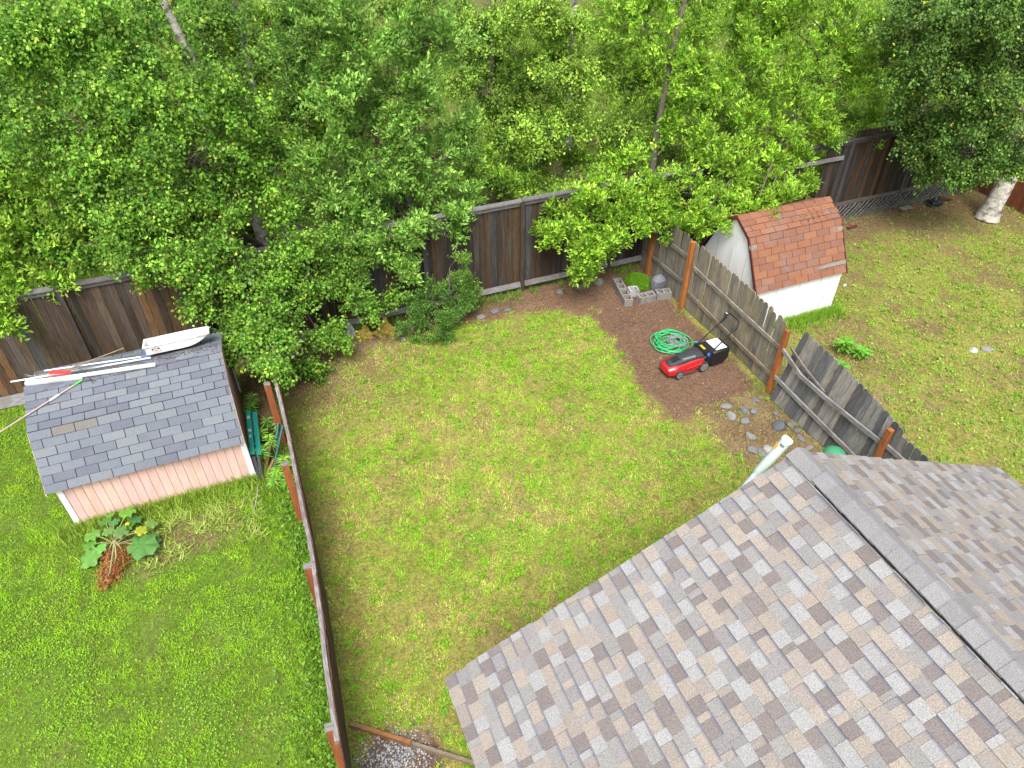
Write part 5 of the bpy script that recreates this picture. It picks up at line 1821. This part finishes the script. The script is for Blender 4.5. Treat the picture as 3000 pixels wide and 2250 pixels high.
for k_ in range(5):
    an = -0.35 + 0.17 * k_
    n_ = (fwd * math.cos(an) + sdv * math.sin(an))
    c_ = pt_ + ax_ * (0.075) + n_ * 0.0615
    lbm.bar(c_, c_ + ax_ * (0.035 if k_ % 2 else 0.028), 0.007, 0.002, n_)
    if k_ % 2 == 0:
        lbm.bar(c_ + sdv * 0.005, c_ + sdv * 0.005 + ax_ * 0.008, 0.009, 0.002, n_)
lbm.build('lettering', M['black'], pipe)
an = 0.85
M['orange_label'] = plain('orange_sticker', (0.50, 0.30, 0.07), 0.6)
for s_ in (-1, 1):
    n_ = (fwd * math.cos(an) + sdv * math.sin(an) * s_)
    if s_ == (-1 if sdv.x > 0 else 1):
        c_ = pt_ + ax_ * 0.10 + n_ * 0.0617
        MB().bar(c_, c_ + ax_ * 0.075, 0.045, 0.002, n_).build('sticker', M['orange_label'], pipe)
bc = at(2446, 1330, 0.86)
bin_ = thing('plastic_bin', 'green plastic bin with domed lid half hidden behind the roof', 'bin', (bc.x, bc.y, 0))
MB().tube([(bc.x, bc.y, 0), (bc.x, bc.y, 0.80)], [0.15, 0.185], 20).build('body', M['green_bin'], bin_, True)
MB().tube([(bc.x, bc.y, 0.80), (bc.x, bc.y, 0.85), (bc.x, bc.y, 0.91), (bc.x, bc.y, 0.955), (bc.x, bc.y, 0.97)], [0.20, 0.20, 0.165, 0.10, 0.03], 24).build('lid', M['green_bin'], bin_, True)

# ------------------------------------------------------------------ things lying on the pink shed
ey_u = Vector((0, PP[2][0] - PP[1][0], PP[2][1] - PP[1][1])).normalized()
ez_u = Vector((1, 0, 0)).cross(ey_u)


def on_pink(cx, cy, dz=0.03):
    px_, py_ = cx * 0.30133, 750 + cy * 0.30133
    v = ray(px_, py_)
    o_ = Vector((0, 0, CAM_H))
    q0 = Vector((-4, PP[2][0], PP[2][1])) + ez_u * dz
    return o_ + v * ((q0 - o_).dot(ez_u) / v.dot(ez_u))


a, b = on_pink(248, 1238, 0.045), on_pink(800, 1172, 0.045)
m = MB()
m.bar(a, b, 0.075, 0.05, ez_u)
o = m.build('gutter_piece', M['white_plastic'])
tag(o, 'short white gutter length lying at the left end of the shed ridge', 'gutter')
m = MB()
a2, b2 = on_pink(450, 1215, 0.085), on_pink(1510, 1058, 0.05)
d_ = (b2 - a2).normalized()
s_ = d_.cross(ez_u).normalized()
m.bar(a2, b2, 0.052, 0.03, ez_u)
m.bar(a2 + s_ * 0.022 + ez_u * 0.02, b2 + s_ * 0.022 + ez_u * 0.02, 0.010, 0.016, ez_u)
m.bar(a2 - s_ * 0.022 + ez_u * 0.02, b2 - s_ * 0.022 + ez_u * 0.02, 0.010, 0.016, ez_u)
tag(m.build('downspout', M['white_plastic']), 'long white downspout with a slotted end lying along the shed roof', 'downspout')
tag(MB().tube([on_pink(105, 1224, 0.10), on_pink(1465, 988, 0.05)], 0.0135, 10).build('plastic_pipe', M['white_plastic'], None, True),
    'longest thin white pipe sticking out past the left end of the shed roof', 'pipe', 'white pipes on the shed')
pv = thing('plastic_pipe', 'thin white pipe with a blue end touching the sled', 'pipe', (0, 0, 0), 'white pipes on the shed')
p0, p1 = on_pink(432, 1116, 0.03), on_pink(1372, 980, 0.03)
dd = (p1 - p0).normalized()
MB().tube([p0, p1], 0.0125, 10).build('tube', M['white_plastic'], pv, True)
MB().tube([p1, p1 + dd * 0.13], 0.0155, 10).build('blue_end', M['blue_light'] if 'blue_light' in M else M['blue'], pv, True)
tag(MB().tube([on_pink(640, 1108, 0.06), on_pink(1205, 895, 0.10)], [0.012, 0.009], 8).build('wooden_pole', M['pole_wood'], None, True),
    'brown wooden pole slanting over the shed ridge towards the fence', 'pole')
rk_ = thing('red_rake', 'red plastic comb rake lying across the white gutter', 'rake', tuple(on_pink(580, 1140, 0.1)))
h0, h1 = on_pink(478, 1135, 0.12), on_pink(690, 1128, 0.10)
hx = (h1 - h0).normalized()
hy = ez_u.cross(hx).normalized()
m = MB().bar(h0, h1, 0.045, 0.012, ez_u)
m.bar(h0 + hy * 0.03 + hx * 0.03, h1 + hy * 0.012 - hx * 0.12, 0.05, 0.012, ez_u)
m.build('head', M['red_plastic'], rk_)
m = MB()
for k_ in range(15):
    q0 = h0 + (h1 - h0) * ((k_ + 0.5) / 15) - hy * 0.02
    m.bar(q0, q0 - hy * 0.075 - ez_u * 0.02, 0.006, 0.006, ez_u)
m.build('tines', M['red_plastic'], rk_)
MB().tube([h1 + hy * 0.01, on_pink(1000, 1062, 0.08)], 0.010, 8).build('handle', M['hose_grey'], rk_, True)
tool = thing('long_handled_tool', 'long pale handled tool with lime grip and wire loop overhanging the shed', 'tool', tuple(on_pink(400, 1440, 0)))
t0, t1 = on_pink(800, 1205, 0.03), on_pink(262, 1545, 0.035)
td = (t1 - t0).normalized()
MB().tube([t0 + td * 0.14, t0 + td * 2.35], 0.0135, 10).build('handle', M['pole_pale'], tool, True)
MB().tube([t0, t0 + td * 0.16], 0.0155, 10).build('grip', M['lime'], tool, True)
MB().tube([t0 + td * 0.42, t0 + td * 0.58], 0.017, 10).build('tape', M['white_plastic'], tool, True)
MB().tube([t0, on_pink(870, 1205, 0.03), on_pink(935, 1215, 0.035), on_pink(905, 1238, 0.03), on_pink(840, 1150, 0.10), on_pink(790, 1105, 0.12), on_pink(770, 1095, 0.11)], 0.0045, 6).build('wire_loop', M['wire'], tool, True)
fk = thing('garden_fork', 'old metal garden fork at the left end of the shed ridge', 'fork', tuple(on_pink(300, 1150, 0)))
f0 = on_pink(345, 1165, 0.07)
MB().tube([f0, on_pink(760, 1090, 0.06)], 0.012, 8).build('handle', M['pole_wood'], fk, True)
m = MB()
for dx, dy in ((-110, -10), (-105, 10), (-12, -30)):
    m.tube([f0, on_pink(345 + dx * 0.5, 1165 + dy * 0.2, 0.08), on_pink(345 + dx, 1165 + dy - 8, 0.10)], [0.007, 0.006, 0.003], 6)
m.build('prongs', M['metal'], fk, True)
# sled
SL = thing('sled', 'scuffed white plastic utility sled resting on the shed ridge', 'sled', (-1.65, 11.85, 2.15))
sm_ = Matrix.Translation((-2.17, 11.70, 2.175)) @ Matrix.Rotation(math.radians(-14), 4, 'X') @ Matrix.Rotation(math.radians(0.6), 4, 'Z')
Ls_, Ws_, Hs_, tk = 1.08, 0.40, 0.165, 0.012
rings = []
for i in range(13):
    s_ = i / 12
    x_ = Ls_ * s_
    zb = 0.0 if s_ < 0.6 else 0.145 * ((s_ - 0.6) / 0.4) ** 2
    fl = 0.035
    nr = 1.0 if s_ < 0.75 else 1.0 - 0.16 * ((s_ - 0.75) / 0.25) ** 2
    w0, w1 = fl + (1 - nr) * Ws_ / 2, Ws_ - fl - (1 - nr) * Ws_ / 2
    o0, o1 = (1 - nr) * Ws_ / 2, Ws_ - (1 - nr) * Ws_ / 2
    zi = min(zb + tk, Hs_ - 0.004)
    rings.append([(x_, o0, Hs_), (x_, w0, zb), (x_, w1, zb), (x_, o1, Hs_), (x_, o1 - tk, Hs_), (x_, w1 - tk, zi), (x_, w0 + tk, zi), (x_, o0 + tk, Hs_)])
m = MB().loft(rings)
m.prism([(0, 0, Hs_), (0, 0.035, 0), (0, Ws_ - 0.035, 0), (0, Ws_, Hs_)], (tk, 0, 0))
m.build('hull', M['sled_plastic'], SL, False, sm_)
m = MB()
m.bar((-0.02, -0.012, Hs_ + 0.003), (Ls_ * 0.76, -0.012, Hs_ + 0.003), 0.03, 0.016)
m.bar((Ls_ * 0.76, -0.012, Hs_ + 0.003), (Ls_ + 0.01, 0.022, Hs_ + 0.003), 0.03, 0.016)
m.bar((-0.02, Ws_ + 0.012, Hs_ + 0.003), (Ls_ * 0.76, Ws_ + 0.012, Hs_ + 0.003), 0.03, 0.016)
m.bar((Ls_ * 0.76, Ws_ + 0.012, Hs_ + 0.003), (Ls_ + 0.01, Ws_ - 0.022, Hs_ + 0.003), 0.03, 0.016)
m.bar((-0.008, -0.02, Hs_ + 0.002), (-0.008, Ws_ + 0.02, Hs_ + 0.002), 0.03, 0.014)
m.bar((Ls_ + 0.004, 0.02, Hs_ + 0.002), (Ls_ + 0.004, Ws_ - 0.02, Hs_ + 0.002), 0.03, 0.014)
m.build('rim', M['sled_plastic'], SL, False, sm_)
lt = math.atan2(0.035, Hs_)
lbl = MB()
q0 = Vector((0.115, 0.035 * (1 - 0.08 / Hs_) - 0.004, 0.08))
R_ = Matrix.Rotation(-lt, 3, 'X')
lbl.box((0.175, 0.035 * (1 - 0.085 / Hs_) - 0.002, 0.085), (0.13, 0.004, 0.046), Matrix.Rotation(lt, 3, 'X'))
lb_o = lbl.build('label', M['black'], SL, False, sm_)
lt_ = MB()
for k_, (xx, zz, ww, hh) in enumerate(((0.128, 0.072, 0.018, 0.016), (0.150, 0.086, 0.012, 0.040), (0.166, 0.080, 0.007, 0.036), (0.180, 0.090, 0.010, 0.030), (0.196, 0.084, 0.010, 0.038), (0.214, 0.074, 0.018, 0.014), (0.233, 0.073, 0.010, 0.012))):
    lt_.box((xx, 0.035 * (1 - zz / Hs_) - 0.0045, zz), (ww, 0.002, hh), Matrix.Rotation(lt, 3, 'X'))
lt_.build('lettering', M['white_plastic'], lb_o, False, sm_)
tag(MB().tube([on_pink(1540, 985, 0.02), on_pink(1600, 996, 0.02), on_pink(1690, 990, 0.02), on_pink(1740, 968, 0.02), on_pink(1790, 930, 0.025)], 0.006, 6).build('rope', M['wire'], None, True),
    'dark tow rope hanging from the sled onto the shingles', 'rope')
# leaf litter on the ridge
n_ = 420
tt_ = rng.random(n_)
lp = np.stack([-3.5 + 2.5 * tt_ ** 0.7, PRID - rng.exponential(0.05, n_), np.zeros(n_)], 1)
lp[:, 2] = PP[2][1] - np.abs(lp[:, 1] - PRID) * 0.351 + 0.03 + rng.uniform(0, 0.02, n_)
pal = np.array([(0.10, 0.07, 0.04), (0.07, 0.055, 0.04), (0.14, 0.09, 0.045), (0.05, 0.045, 0.04)])
leaflets('leaf_debris', 'brown leaf debris along the ridge of the pink shed', lp, rng.uniform(0.012, 0.035, n_), pal[rng.integers(0, 4, n_)], 0.8, 'litter')

# ------------------------------------------------------------------ ladder and clutter between pink shed and brown fence
ld = thing('step_ladder', 'teal folded ladder with black feet leaning on the pink shed end', 'ladder', (-0.85, 10.8, 0))
la_, lb__ = at(727, 1205, 0.62), at(741, 1336, 0.50)
for dx in (0.0, 0.105):
    m = MB()
    a, b = la_ + Vector((dx, 0, -dx * 0.6)), lb__ + Vector((dx, 0.05, -dx * 0.6))
    m.bar(a, b, 0.085, 0.03)
    m.bar(a + Vector((-0.040, 0, 0.012)), b + Vector((-0.040, 0, 0.012)), 0.008, 0.022)
    m.bar(a + Vector((0.040, 0, 0.012)), b + Vector((0.040, 0, 0.012)), 0.008, 0.022)
    r_ = m.build('rail', M['teal'], ld)
for k_ in range(5):
    q0 = la_ * (1 - (k_ + 0.5) / 5) + lb__ * ((k_ + 0.5) / 5)
    MB().bar(q0 + Vector((0.01, 0, -0.03)), q0 + Vector((0.11, 0, -0.09)), 0.05, 0.02).build('rung', M['metal'], ld)
for dx, ex_ in ((0.0, 0.02), (0.09, 0.05)):
    a = lb__ + Vector((dx, 0.02, -0.03))
    m = MB().bar(a, at(762 + dx * 60, 1402, 0.05), 0.055, 0.03)
    m.build('leg', M['char'], ld)
    e_ = at(762 + dx * 60, 1402, 0.05)
    MB().box(e_, (0.08, 0.06, 0.05)).build('foot', M['black'], ld)
M['pale_label'] = plain('pale_label', (0.4, 0.42, 0.36), 0.6)
for f_, w_ in ((0.12, 0.05), (0.42, 0.05), (0.55, 0.03)):
    q0 = la_ * (1 - f_) + lb__ * f_ + Vector((-0.005, 0, 0.0165))
    MB().bar(q0, q0 + (lb__ - la_).normalized() * 0.07, w_, 0.002).build('sticker', M['pale_label'], ld)
tag(MB().tube([at(829, 1245, 0.75), at(801, 1372, 0.03)], 0.022, 10).build('teal_pole', M['teal_dark'], None, True), 'dull teal pole leaning against the brown fence among weeds', 'pole')
tag(MB().tube([at(815, 1240, 0.55), at(808, 1290, 0.35), at(795, 1300, 0.2), at(776, 1335, 0.08)], 0.028, 8).build('teal_tube', M['teal_dark'], None, True), 'bent teal tube lying among the weeds beside the ladder', 'tube')
tag(MB().bar(at(793, 1300, 0.30), at(777, 1378, 0.02), 0.06, 0.025).build('plank', M['orange_wood']), 'brown plank stuck between ladder and teal pole', 'plank')
tag(MB().bar(at(803, 1345, 0.2), at(786, 1382, 0.02), 0.045, 0.025).build('plank', M['orange_wood']), 'short brown plank at the foot of the teal pole', 'plank')
tag(MB().tube([at(757, 1420, 0.03), at(750, 1470, 0.04), at(741, 1505, 0.02)], [0.012, 0.01, 0.006], 6).build('dead_stick', M['pole_pale'], None, True), 'pale dead stick in the grass in front of the ladder', 'stick')
sb_ = at(852, 1030, 0.10)
m = MB().box((0, 0, 0.05), (0.34, 0.24, 0.10), Matrix.Rotation(0.3, 3, 'Z'), taper=0.85)
o = m.build('stone_slab', M['stone'], None, False, Matrix.Translation((sb_.x, sb_.y, 0.0)), (0.20, 0.20, 0.22))
tag(o, 'pale grey slab half hidden under the drooping birch branch', 'slab')


def sack(name, cx, cy, sx, sy, sz, mat, label, seed):
    r = random.Random(seed)
    bm = bmesh.new()
    bmesh.ops.create_icosphere(bm, subdivisions=3, radius=1.0)
    for v in bm.verts:
        p_ = v.co
        k_ = 1 + 0.22 * math.sin(p_.x * 5 + seed) * math.sin(p_.y * 4.3 + 1) + 0.14 * math.sin(p_.z * 7 + p_.x * 6) + r.uniform(-0.06, 0.06)
        pk = 0.9 * max(0, p_.z) ** 6
        v.co = Vector((p_.x * sx * k_, p_.y * sy * k_, max(-0.15, p_.z) * sz * k_ + pk * sz))
    me = bpy.data.meshes.new(name)
    bm.to_mesh(me)
    bm.free()
    me.materials.append(mat)
    o_ = mesh_obj(name, me, None, Matrix.Translation((cx, cy, 0.02)))
    return tag(o_, label, 'sack')


for i, (px_, py_, mt_, lb_, sx, sz) in enumerate(((1068, 988, 'yellow_net', 'crumpled yellow sack under the back fence, next to grey stones', 0.20, 0.16),
                                                  (1128, 975, 'yellow_net', 'crumpled yellow sack under the back fence, nearer the dark bush', 0.24, 0.20),
                                                  (1030, 985, 'grey_bag', 'torn grey plastic bag left of the yellow sacks', 0.14, 0.17))):
    g_ = at(px_, py_)
    sack('plastic_sack', g_.x, g_.y, sx, 0.13, sz, M[mt_], lb_, 50 + i)
# timber edging in the foreground
e0, e1 = at(1026, 2122, 0.04), at(1205, 2178, 0.04)
ed = (at(1372, 2232, 0.04) - e0).normalized()
tag(MB().bar(e0, e1, 0.055, 0.09).build('edging_timber', M['orange_wood']), 'orange brown edging timber between gravel patch and lawn', 'timber')
tag(MB().bar(e1 + ed * 0.01, e1 + ed * 1.35, 0.045, 0.07).build('edging_timber', M['grey_wood'], None, False, None, (0.20, 0.155, 0.11)), 'faded edging timber running from the gravel under the roof edge', 'timber')
# clutter by the lattice
g_ = at(2735, 598)
sack('plastic_sack', g_.x, g_.y, 0.26, 0.18, 0.10, M['black'], 'black rubbish bag in the dark corner by the lattice', 70)
tag(MB().bar(at(2752, 578, 0.06), at(2790, 585, 0.05), 0.10, 0.03).build('plank', M['red_trim']), 'dark red board lying by the lattice corner', 'plank')
tag(MB().bar(at(2640, 612, 0.08), at(2668, 606, 0.08), 0.16, 0.03).build('plank', M['grey_wood'], None, False, None, (0.2, 0.21, 0.2)), 'grey board lying below the lattice', 'plank')
tag(MB().bar(at(2484, 668, 0.03), at(2510, 660, 0.03), 0.08, 0.03).build('plank', M['red_trim']), 'dark red board in the grass behind the white shed', 'plank')

# ------------------------------------------------------------------ rhubarb and other plants
def fan_leaf(seed, mat):
    r = random.Random(seed)
    n = 22
    v = [(0, 0, 0)]
    for ring, rad in enumerate((0.5, 1.0)):
        for k_ in range(n):
            t_ = 2 * math.pi * k_ / n
            rr = rad * (1 + 0.10 * math.sin(5 * t_ + seed) + r.uniform(-0.07, 0.07)) * (0.86 + 0.14 * math.cos(t_))
            v.append((math.cos(t_) * rr, math.sin(t_) * rr, (0.10 if ring == 0 else -0.05) + (0.22 * math.sin(7 * t_ + seed) * ring) + r.uniform(-0.07, 0.07)))
    f = [(0, 1 + k_, 1 + (k_ + 1) % n) for k_ in range(n)]
    f += [(1 + k_, 1 + n + k_, 1 + n + (k_ + 1) % n, 1 + (k_ + 1) % n) for k_ in range(n)]
    me = bpy.data.meshes.new('leaf')
    me.from_pydata(v, [], f)
    me.materials.append(mat)
    me.polygons.foreach_set('use_smooth', [True] * len(f))
    return me


def rpix(x, y, z):
    return at(200 + x * 0.226, 1450 + y * 0.226, z)


rb_ = thing('rhubarb_plant', 'rhubarb plant gone to seed in front of the pink shed', 'plant', tuple(rpix(600, 620, 0)))
cr = rpix(610, 640, 0.05)
FL = [fan_leaf(s_, M['rhubarb']) for s_ in range(4)]
for (x_, y_, R_, z_, c_) in ((750, 235, 100, .30, (.11, .22, .03)), (480, 350, 80, .20, (.06, .15, .03)), (590, 360, 70, .22, (.065, .16, .04)), (330, 520, 100, .22, (.085, .19, .035)),
                             (520, 480, 80, .30, (.11, .21, .04)), (660, 480, 95, .30, (.085, .18, .04)), (300, 800, 135, .16, (.075, .18, .03)), (430, 680, 70, .24, (.08, .2, .03)),
                             (940, 650, 190, .22, (.06, .145, .035)), (1060, 370, 80, .22, (.095, .2, .04)), (930, 460, 75, .30, (.2, .27, .02)), (860, 320, 80, .18, (.05, .13, .03)),
                             (290, 640, 85, .16, (.08, .2, .02)), (760, 410, 70, .20, (.08, .19, .025)), (1090, 560, 90, .14, (.055, .14, .035)), (760, 375, 30, .26, (.36, .3, .03)), (540, 270, 50, .2, (.09, .2, .02))):
    q0 = rpix(x_, y_, z_)
    R0 = R_ * 0.226 / 2110 * (Vector((0, 0, CAM_H)) - q0).length * 0.98
    out_ = Vector((q0.x - cr.x, q0.y - cr.y, 0))
    ang = math.atan2(out_.y, out_.x)
    mesh_obj('leaf', rs.choice(FL), rb_, Matrix.Translation(q0) @ Matrix.Rotation(ang, 4, 'Z') @ Matrix.Rotation(rs.uniform(0.1, 0.4), 4, 'Y') @ Matrix.Diagonal((R0, R0, R0 * 0.9, 1)),
             tuple(v * 1.35 * rs.uniform(0.85, 1.15) for v in c_))
    MB().tube([cr, (cr + q0) / 2 + Vector((0, 0, 0.05)), q0 - Vector((0, 0, 0.01))], [0.012, 0.010, 0.006], 6, cap=False).build('stalk', M['stalk'], rb_, True)
for i, (mid, end, n_, sp) in enumerate((((580, 800), (500, 1010), 520, 0.10), ((620, 780), (570, 1040), 620, 0.10), ((660, 660), (740, 790), 520, 0.11), ((560, 640), (500, 800), 320, 0.09), ((540, 1000), (450, 1160), 260, 0.07))):
    a, b, c_ = rpix(600, 590, 0.35), rpix(mid[0], mid[1], 0.30), rpix(end[0], end[1], 0.08)
    so = MB().tube([a, b, c_], [0.014, 0.011, 0.004], 6).build('seed_stalk', M['stalk'], rb_, True)
    tt_ = rng.uniform(0.35, 1.12, n_)[:, None]
    P_ = np.array(b) * (1 - tt_) + np.array(c_) * tt_ + rng.normal(0, 1, (n_, 3)) * sp * 0.75 * np.array([1, 1, 0.5])
    P_[:, 2] = np.maximum(P_[:, 2], 0.02)
    s_ = rng.uniform(0.014, 0.028, n_)
    d1, d2 = rng.normal(0, 1, (n_, 3)), rng.normal(0, 1, (n_, 3))
    dn_ = np.array(c_) - np.array(b)
    dn_ /= np.linalg.norm(dn_)
    V = np.stack([P_, P_ + (unit(d1) + dn_ * 1.5) * s_[:, None], P_ + (unit(d2) + dn_ * 0.5) * s_[:, None]], 1).reshape(-1, 3)
    cc = np.array([0.33, 0.125, 0.045]) * rng.uniform(0.6, 1.35, (n_, 1))
    tag(mesh_obj('seed_head', np_mesh('seed_head', V, np.arange(3 * n_).reshape(-1, 3), M['seed'], np.repeat(cc, 3, 0)), so), kind='stuff')


def whorl_plant(name, label, x_, y_, h, seed, col, n_tier=3, L_=0.17, W_=0.032, group=None, cat='weed'):
    r = random.Random(seed)
    t_ = thing(name, label, cat, (x_, y_, 0), group)
    top = Vector((x_ + r.uniform(-0.05, 0.05), y_ + r.uniform(-0.05, 0.05), h))
    MB().tube([(x_, y_, 0), tuple(top)], [0.008, 0.004], 6).build('stem', M['stalk'], t_)
    Vv, Cc = [], []
    for k_ in range(n_tier):
        z_ = h * (0.45 + 0.55 * (k_ + 1) / n_tier)
        c_ = Vector((x_, y_, 0)).lerp(top, z_ / h)
        n = r.randint(8, 11)
        for j in range(n):
            an_ = 2 * math.pi * j / n + k_ + r.uniform(-0.15, 0.15)
            d_ = Vector((math.cos(an_), math.sin(an_), r.uniform(-0.1, 0.45))).normalized()
            s_ = d_.cross(Vector((0, 0, 1))).normalized()
            LL = L_ * r.uniform(0.75, 1.15) * (1.1 - 0.25 * k_ / n_tier)
            Vv += [c_, c_ + d_ * LL * 0.45 + s_ * W_ / 2, c_ + d_ * LL + Vector((0, 0, -0.03)), c_ + d_ * LL * 0.45 - s_ * W_ / 2]
            g_ = r.uniform(0.75, 1.3)
            Cc += [tuple(v * g_ for v in col)] * 4
    V = np.array([tuple(v) for v in Vv])
    mesh_obj('leaves', np_mesh('leaves', V, np.arange(len(V)).reshape(-1, 4), M['leaf'], np.array(Cc)), t_)
    return t_


WH = [(733, 1165, .45, 'star leaved weed farthest back between shed end and brown fence'), (731, 1192, .40, 'star leaved weed at the back end of the teal ladder'),
      (780, 1228, .45, 'star leaved weed in the middle of the gap behind the ladder'), (792, 1275, .65, 'largest star leaved weed between ladder and brown fence'),
      (762, 1262, .40, 'star leaved weed touching the right rail of the ladder'), (768, 1318, .45, 'star leaved weed beside the black ladder legs'),
      (812, 1240, .40, 'star leaved weed against the brown fence above the teal pole'), (808, 1380, .40, 'star leaved weed at the foot of the teal pole'),
      (830, 1345, .45, 'star leaved weed beside the nearest red fence post top'), (800, 1412, .30, 'star leaved weed nearest the open left lawn'), (838, 1405, .30, 'star leaved weed tucked under the brown fence rail')]
for i, (px_, py_, h_, lb_) in enumerate(WH):
    g_ = at(px_, py_, h_)
    x_ = min(g_.x, float(left_x(g_.y)) - 0.16)
    whorl_plant('star_weed', lb_, x_, g_.y, h_, 500 + i, (0.11, 0.27, 0.03) if i < 3 else (0.19, 0.40, 0.04), group='weeds between shed and fence')


def tuft(name, label, P, Lr, Wr, leanr, c1, c2):
    n = len(P)
    t_ = rng.random((n, 1))
    V, F, C = blades(P, rng.uniform(*Lr, n), rng.uniform(*Wr, n), rng.uniform(*leanr, n), np.array(c1) * (1 - t_) + np.array(c2) * t_)
    return tag(mesh_obj(name, np_mesh(name, V, F, M['grass'], C)), label, 'weeds', kind='stuff')


n_ = 4200
yy = rng.uniform(1.5, 9.8, n_)
xx = left_x(yy) - 0.10 - rng.exponential(0.16, n_) * (0.6 + 0.8 * fbm(yy, yy * 0, 1.5, 5))
P_ = np.stack([xx, yy, np.zeros(n_)], 1)
n2_ = 1700
y2 = rng.uniform(1.5, 9.8, n2_)
x2 = left_x(y2) - 0.12 - rng.exponential(0.20, n2_) * (0.5 + 0.9 * fbm(y2, y2 * 0, 1.5, 5))
P2 = np.stack([x2, y2, rng.uniform(0.03, 0.20, n2_)], 1)
t2 = rng.random((n2_, 1))
leaflets('fence_weed_leaves', 'broad dark weed leaves crowding the left foot of the brown fence', P2, rng.uniform(0.03, 0.075, n2_),
         np.array([0.06, 0.16, 0.014]) * (1 - t2) + np.array([0.17, 0.33, 0.03]) * t2, 0.6)
tuft('fence_weeds', 'dark leafy weeds along the left foot of the brown fence', P_, (0.06, 0.22), (0.012, 0.030), (0.1, 1.0), (0.075, 0.19, 0.012), (0.20, 0.37, 0.022))
n_ = 4200
xx = rng.uniform(PX0 - 0.3, PX1 + 0.4, n_)
P_ = np.stack([xx, PYF - 0.04 - rng.exponential(0.14, n_), np.zeros(n_)], 1)
tuft('shed_weeds', 'tall grass along the front wall of the pink shed', P_, (0.07, 0.24), (0.008, 0.022), (0.1, 1.1), (0.15, 0.27, 0.022), (0.34, 0.47, 0.065))
n_ = 2600
xx = rng.uniform(-2.9, -1.0, n_)
P_ = np.stack([xx, 9.9 - rng.random(n_) * 1.1, np.zeros(n_)], 1)
P_ = P_[fbm(P_[:, 0], P_[:, 1], 3.0, 12) > 0.47]
tuft('loose_weeds', 'flattened pale weeds on the bare patch right of the rhubarb', P_, (0.08, 0.22), (0.012, 0.03), (0.7, 1.4), (0.18, 0.30, 0.03), (0.42, 0.47, 0.12))
n_ = 3600
xx = rng.uniform(11.0, 12.95, n_)
P_ = np.stack([xx, WYF - 0.03 - rng.exponential(0.11, n_), np.zeros(n_)], 1)
tuft('wall_grass', 'tall grass along the front wall of the white shed', P_, (0.08, 0.26), (0.010, 0.022), (0.1, 1.0), (0.13, 0.29, 0.02), (0.27, 0.44, 0.04))
n_ = 5200
xx = rng.uniform(1.0, 9.3, n_)
P_ = np.stack([xx, BACK_Y - 0.10 - rng.exponential(0.13, n_), np.zeros(n_)], 1)
P_ = P_[fbm(P_[:, 0], P_[:, 0] * 0, 1.3, 19) > 0.42]
tuft('fence_grass', 'dry and green grass under the bottom board of the back fence', P_, (0.06, 0.22), (0.008, 0.018), (0.1, 1.1), (0.09, 0.20, 0.02), (0.27, 0.33, 0.07))
n_ = 2200
P_ = np.stack([rng.uniform(9.1, 9.42, n_), rng.uniform(4.0, 12.5, n_), np.zeros(n_)], 1)
P_ = P_[(fbm(P_[:, 1], P_[:, 1] * 0, 1.6, 29) > 0.55)]
tuft('picket_grass', 'sparse grass at the foot of the grey picket fence', P_, (0.05, 0.18), (0.006, 0.014), (0.1, 0.9), (0.14, 0.25, 0.025), (0.3, 0.35, 0.09))
dk = at(2460, 1035)
for i, (dx, dy, hh, lb_) in enumerate(((0, 0, .34, 'big broad leaved dock weed in the right yard beside the broken pickets'), (-0.55, -0.55, .26, 'dock weed half hidden behind the sagging grey pickets'),
                                       (0.3, -0.3, .22, 'smaller dock weed right of the big dock weed'))):
    whorl_plant('dock_plant', lb_, dk.x + dx, dk.y + dy, hh, 600 + i, (0.13, 0.32, 0.03), 5, 0.26, 0.085, 'dock weeds in the right yard', 'weed')
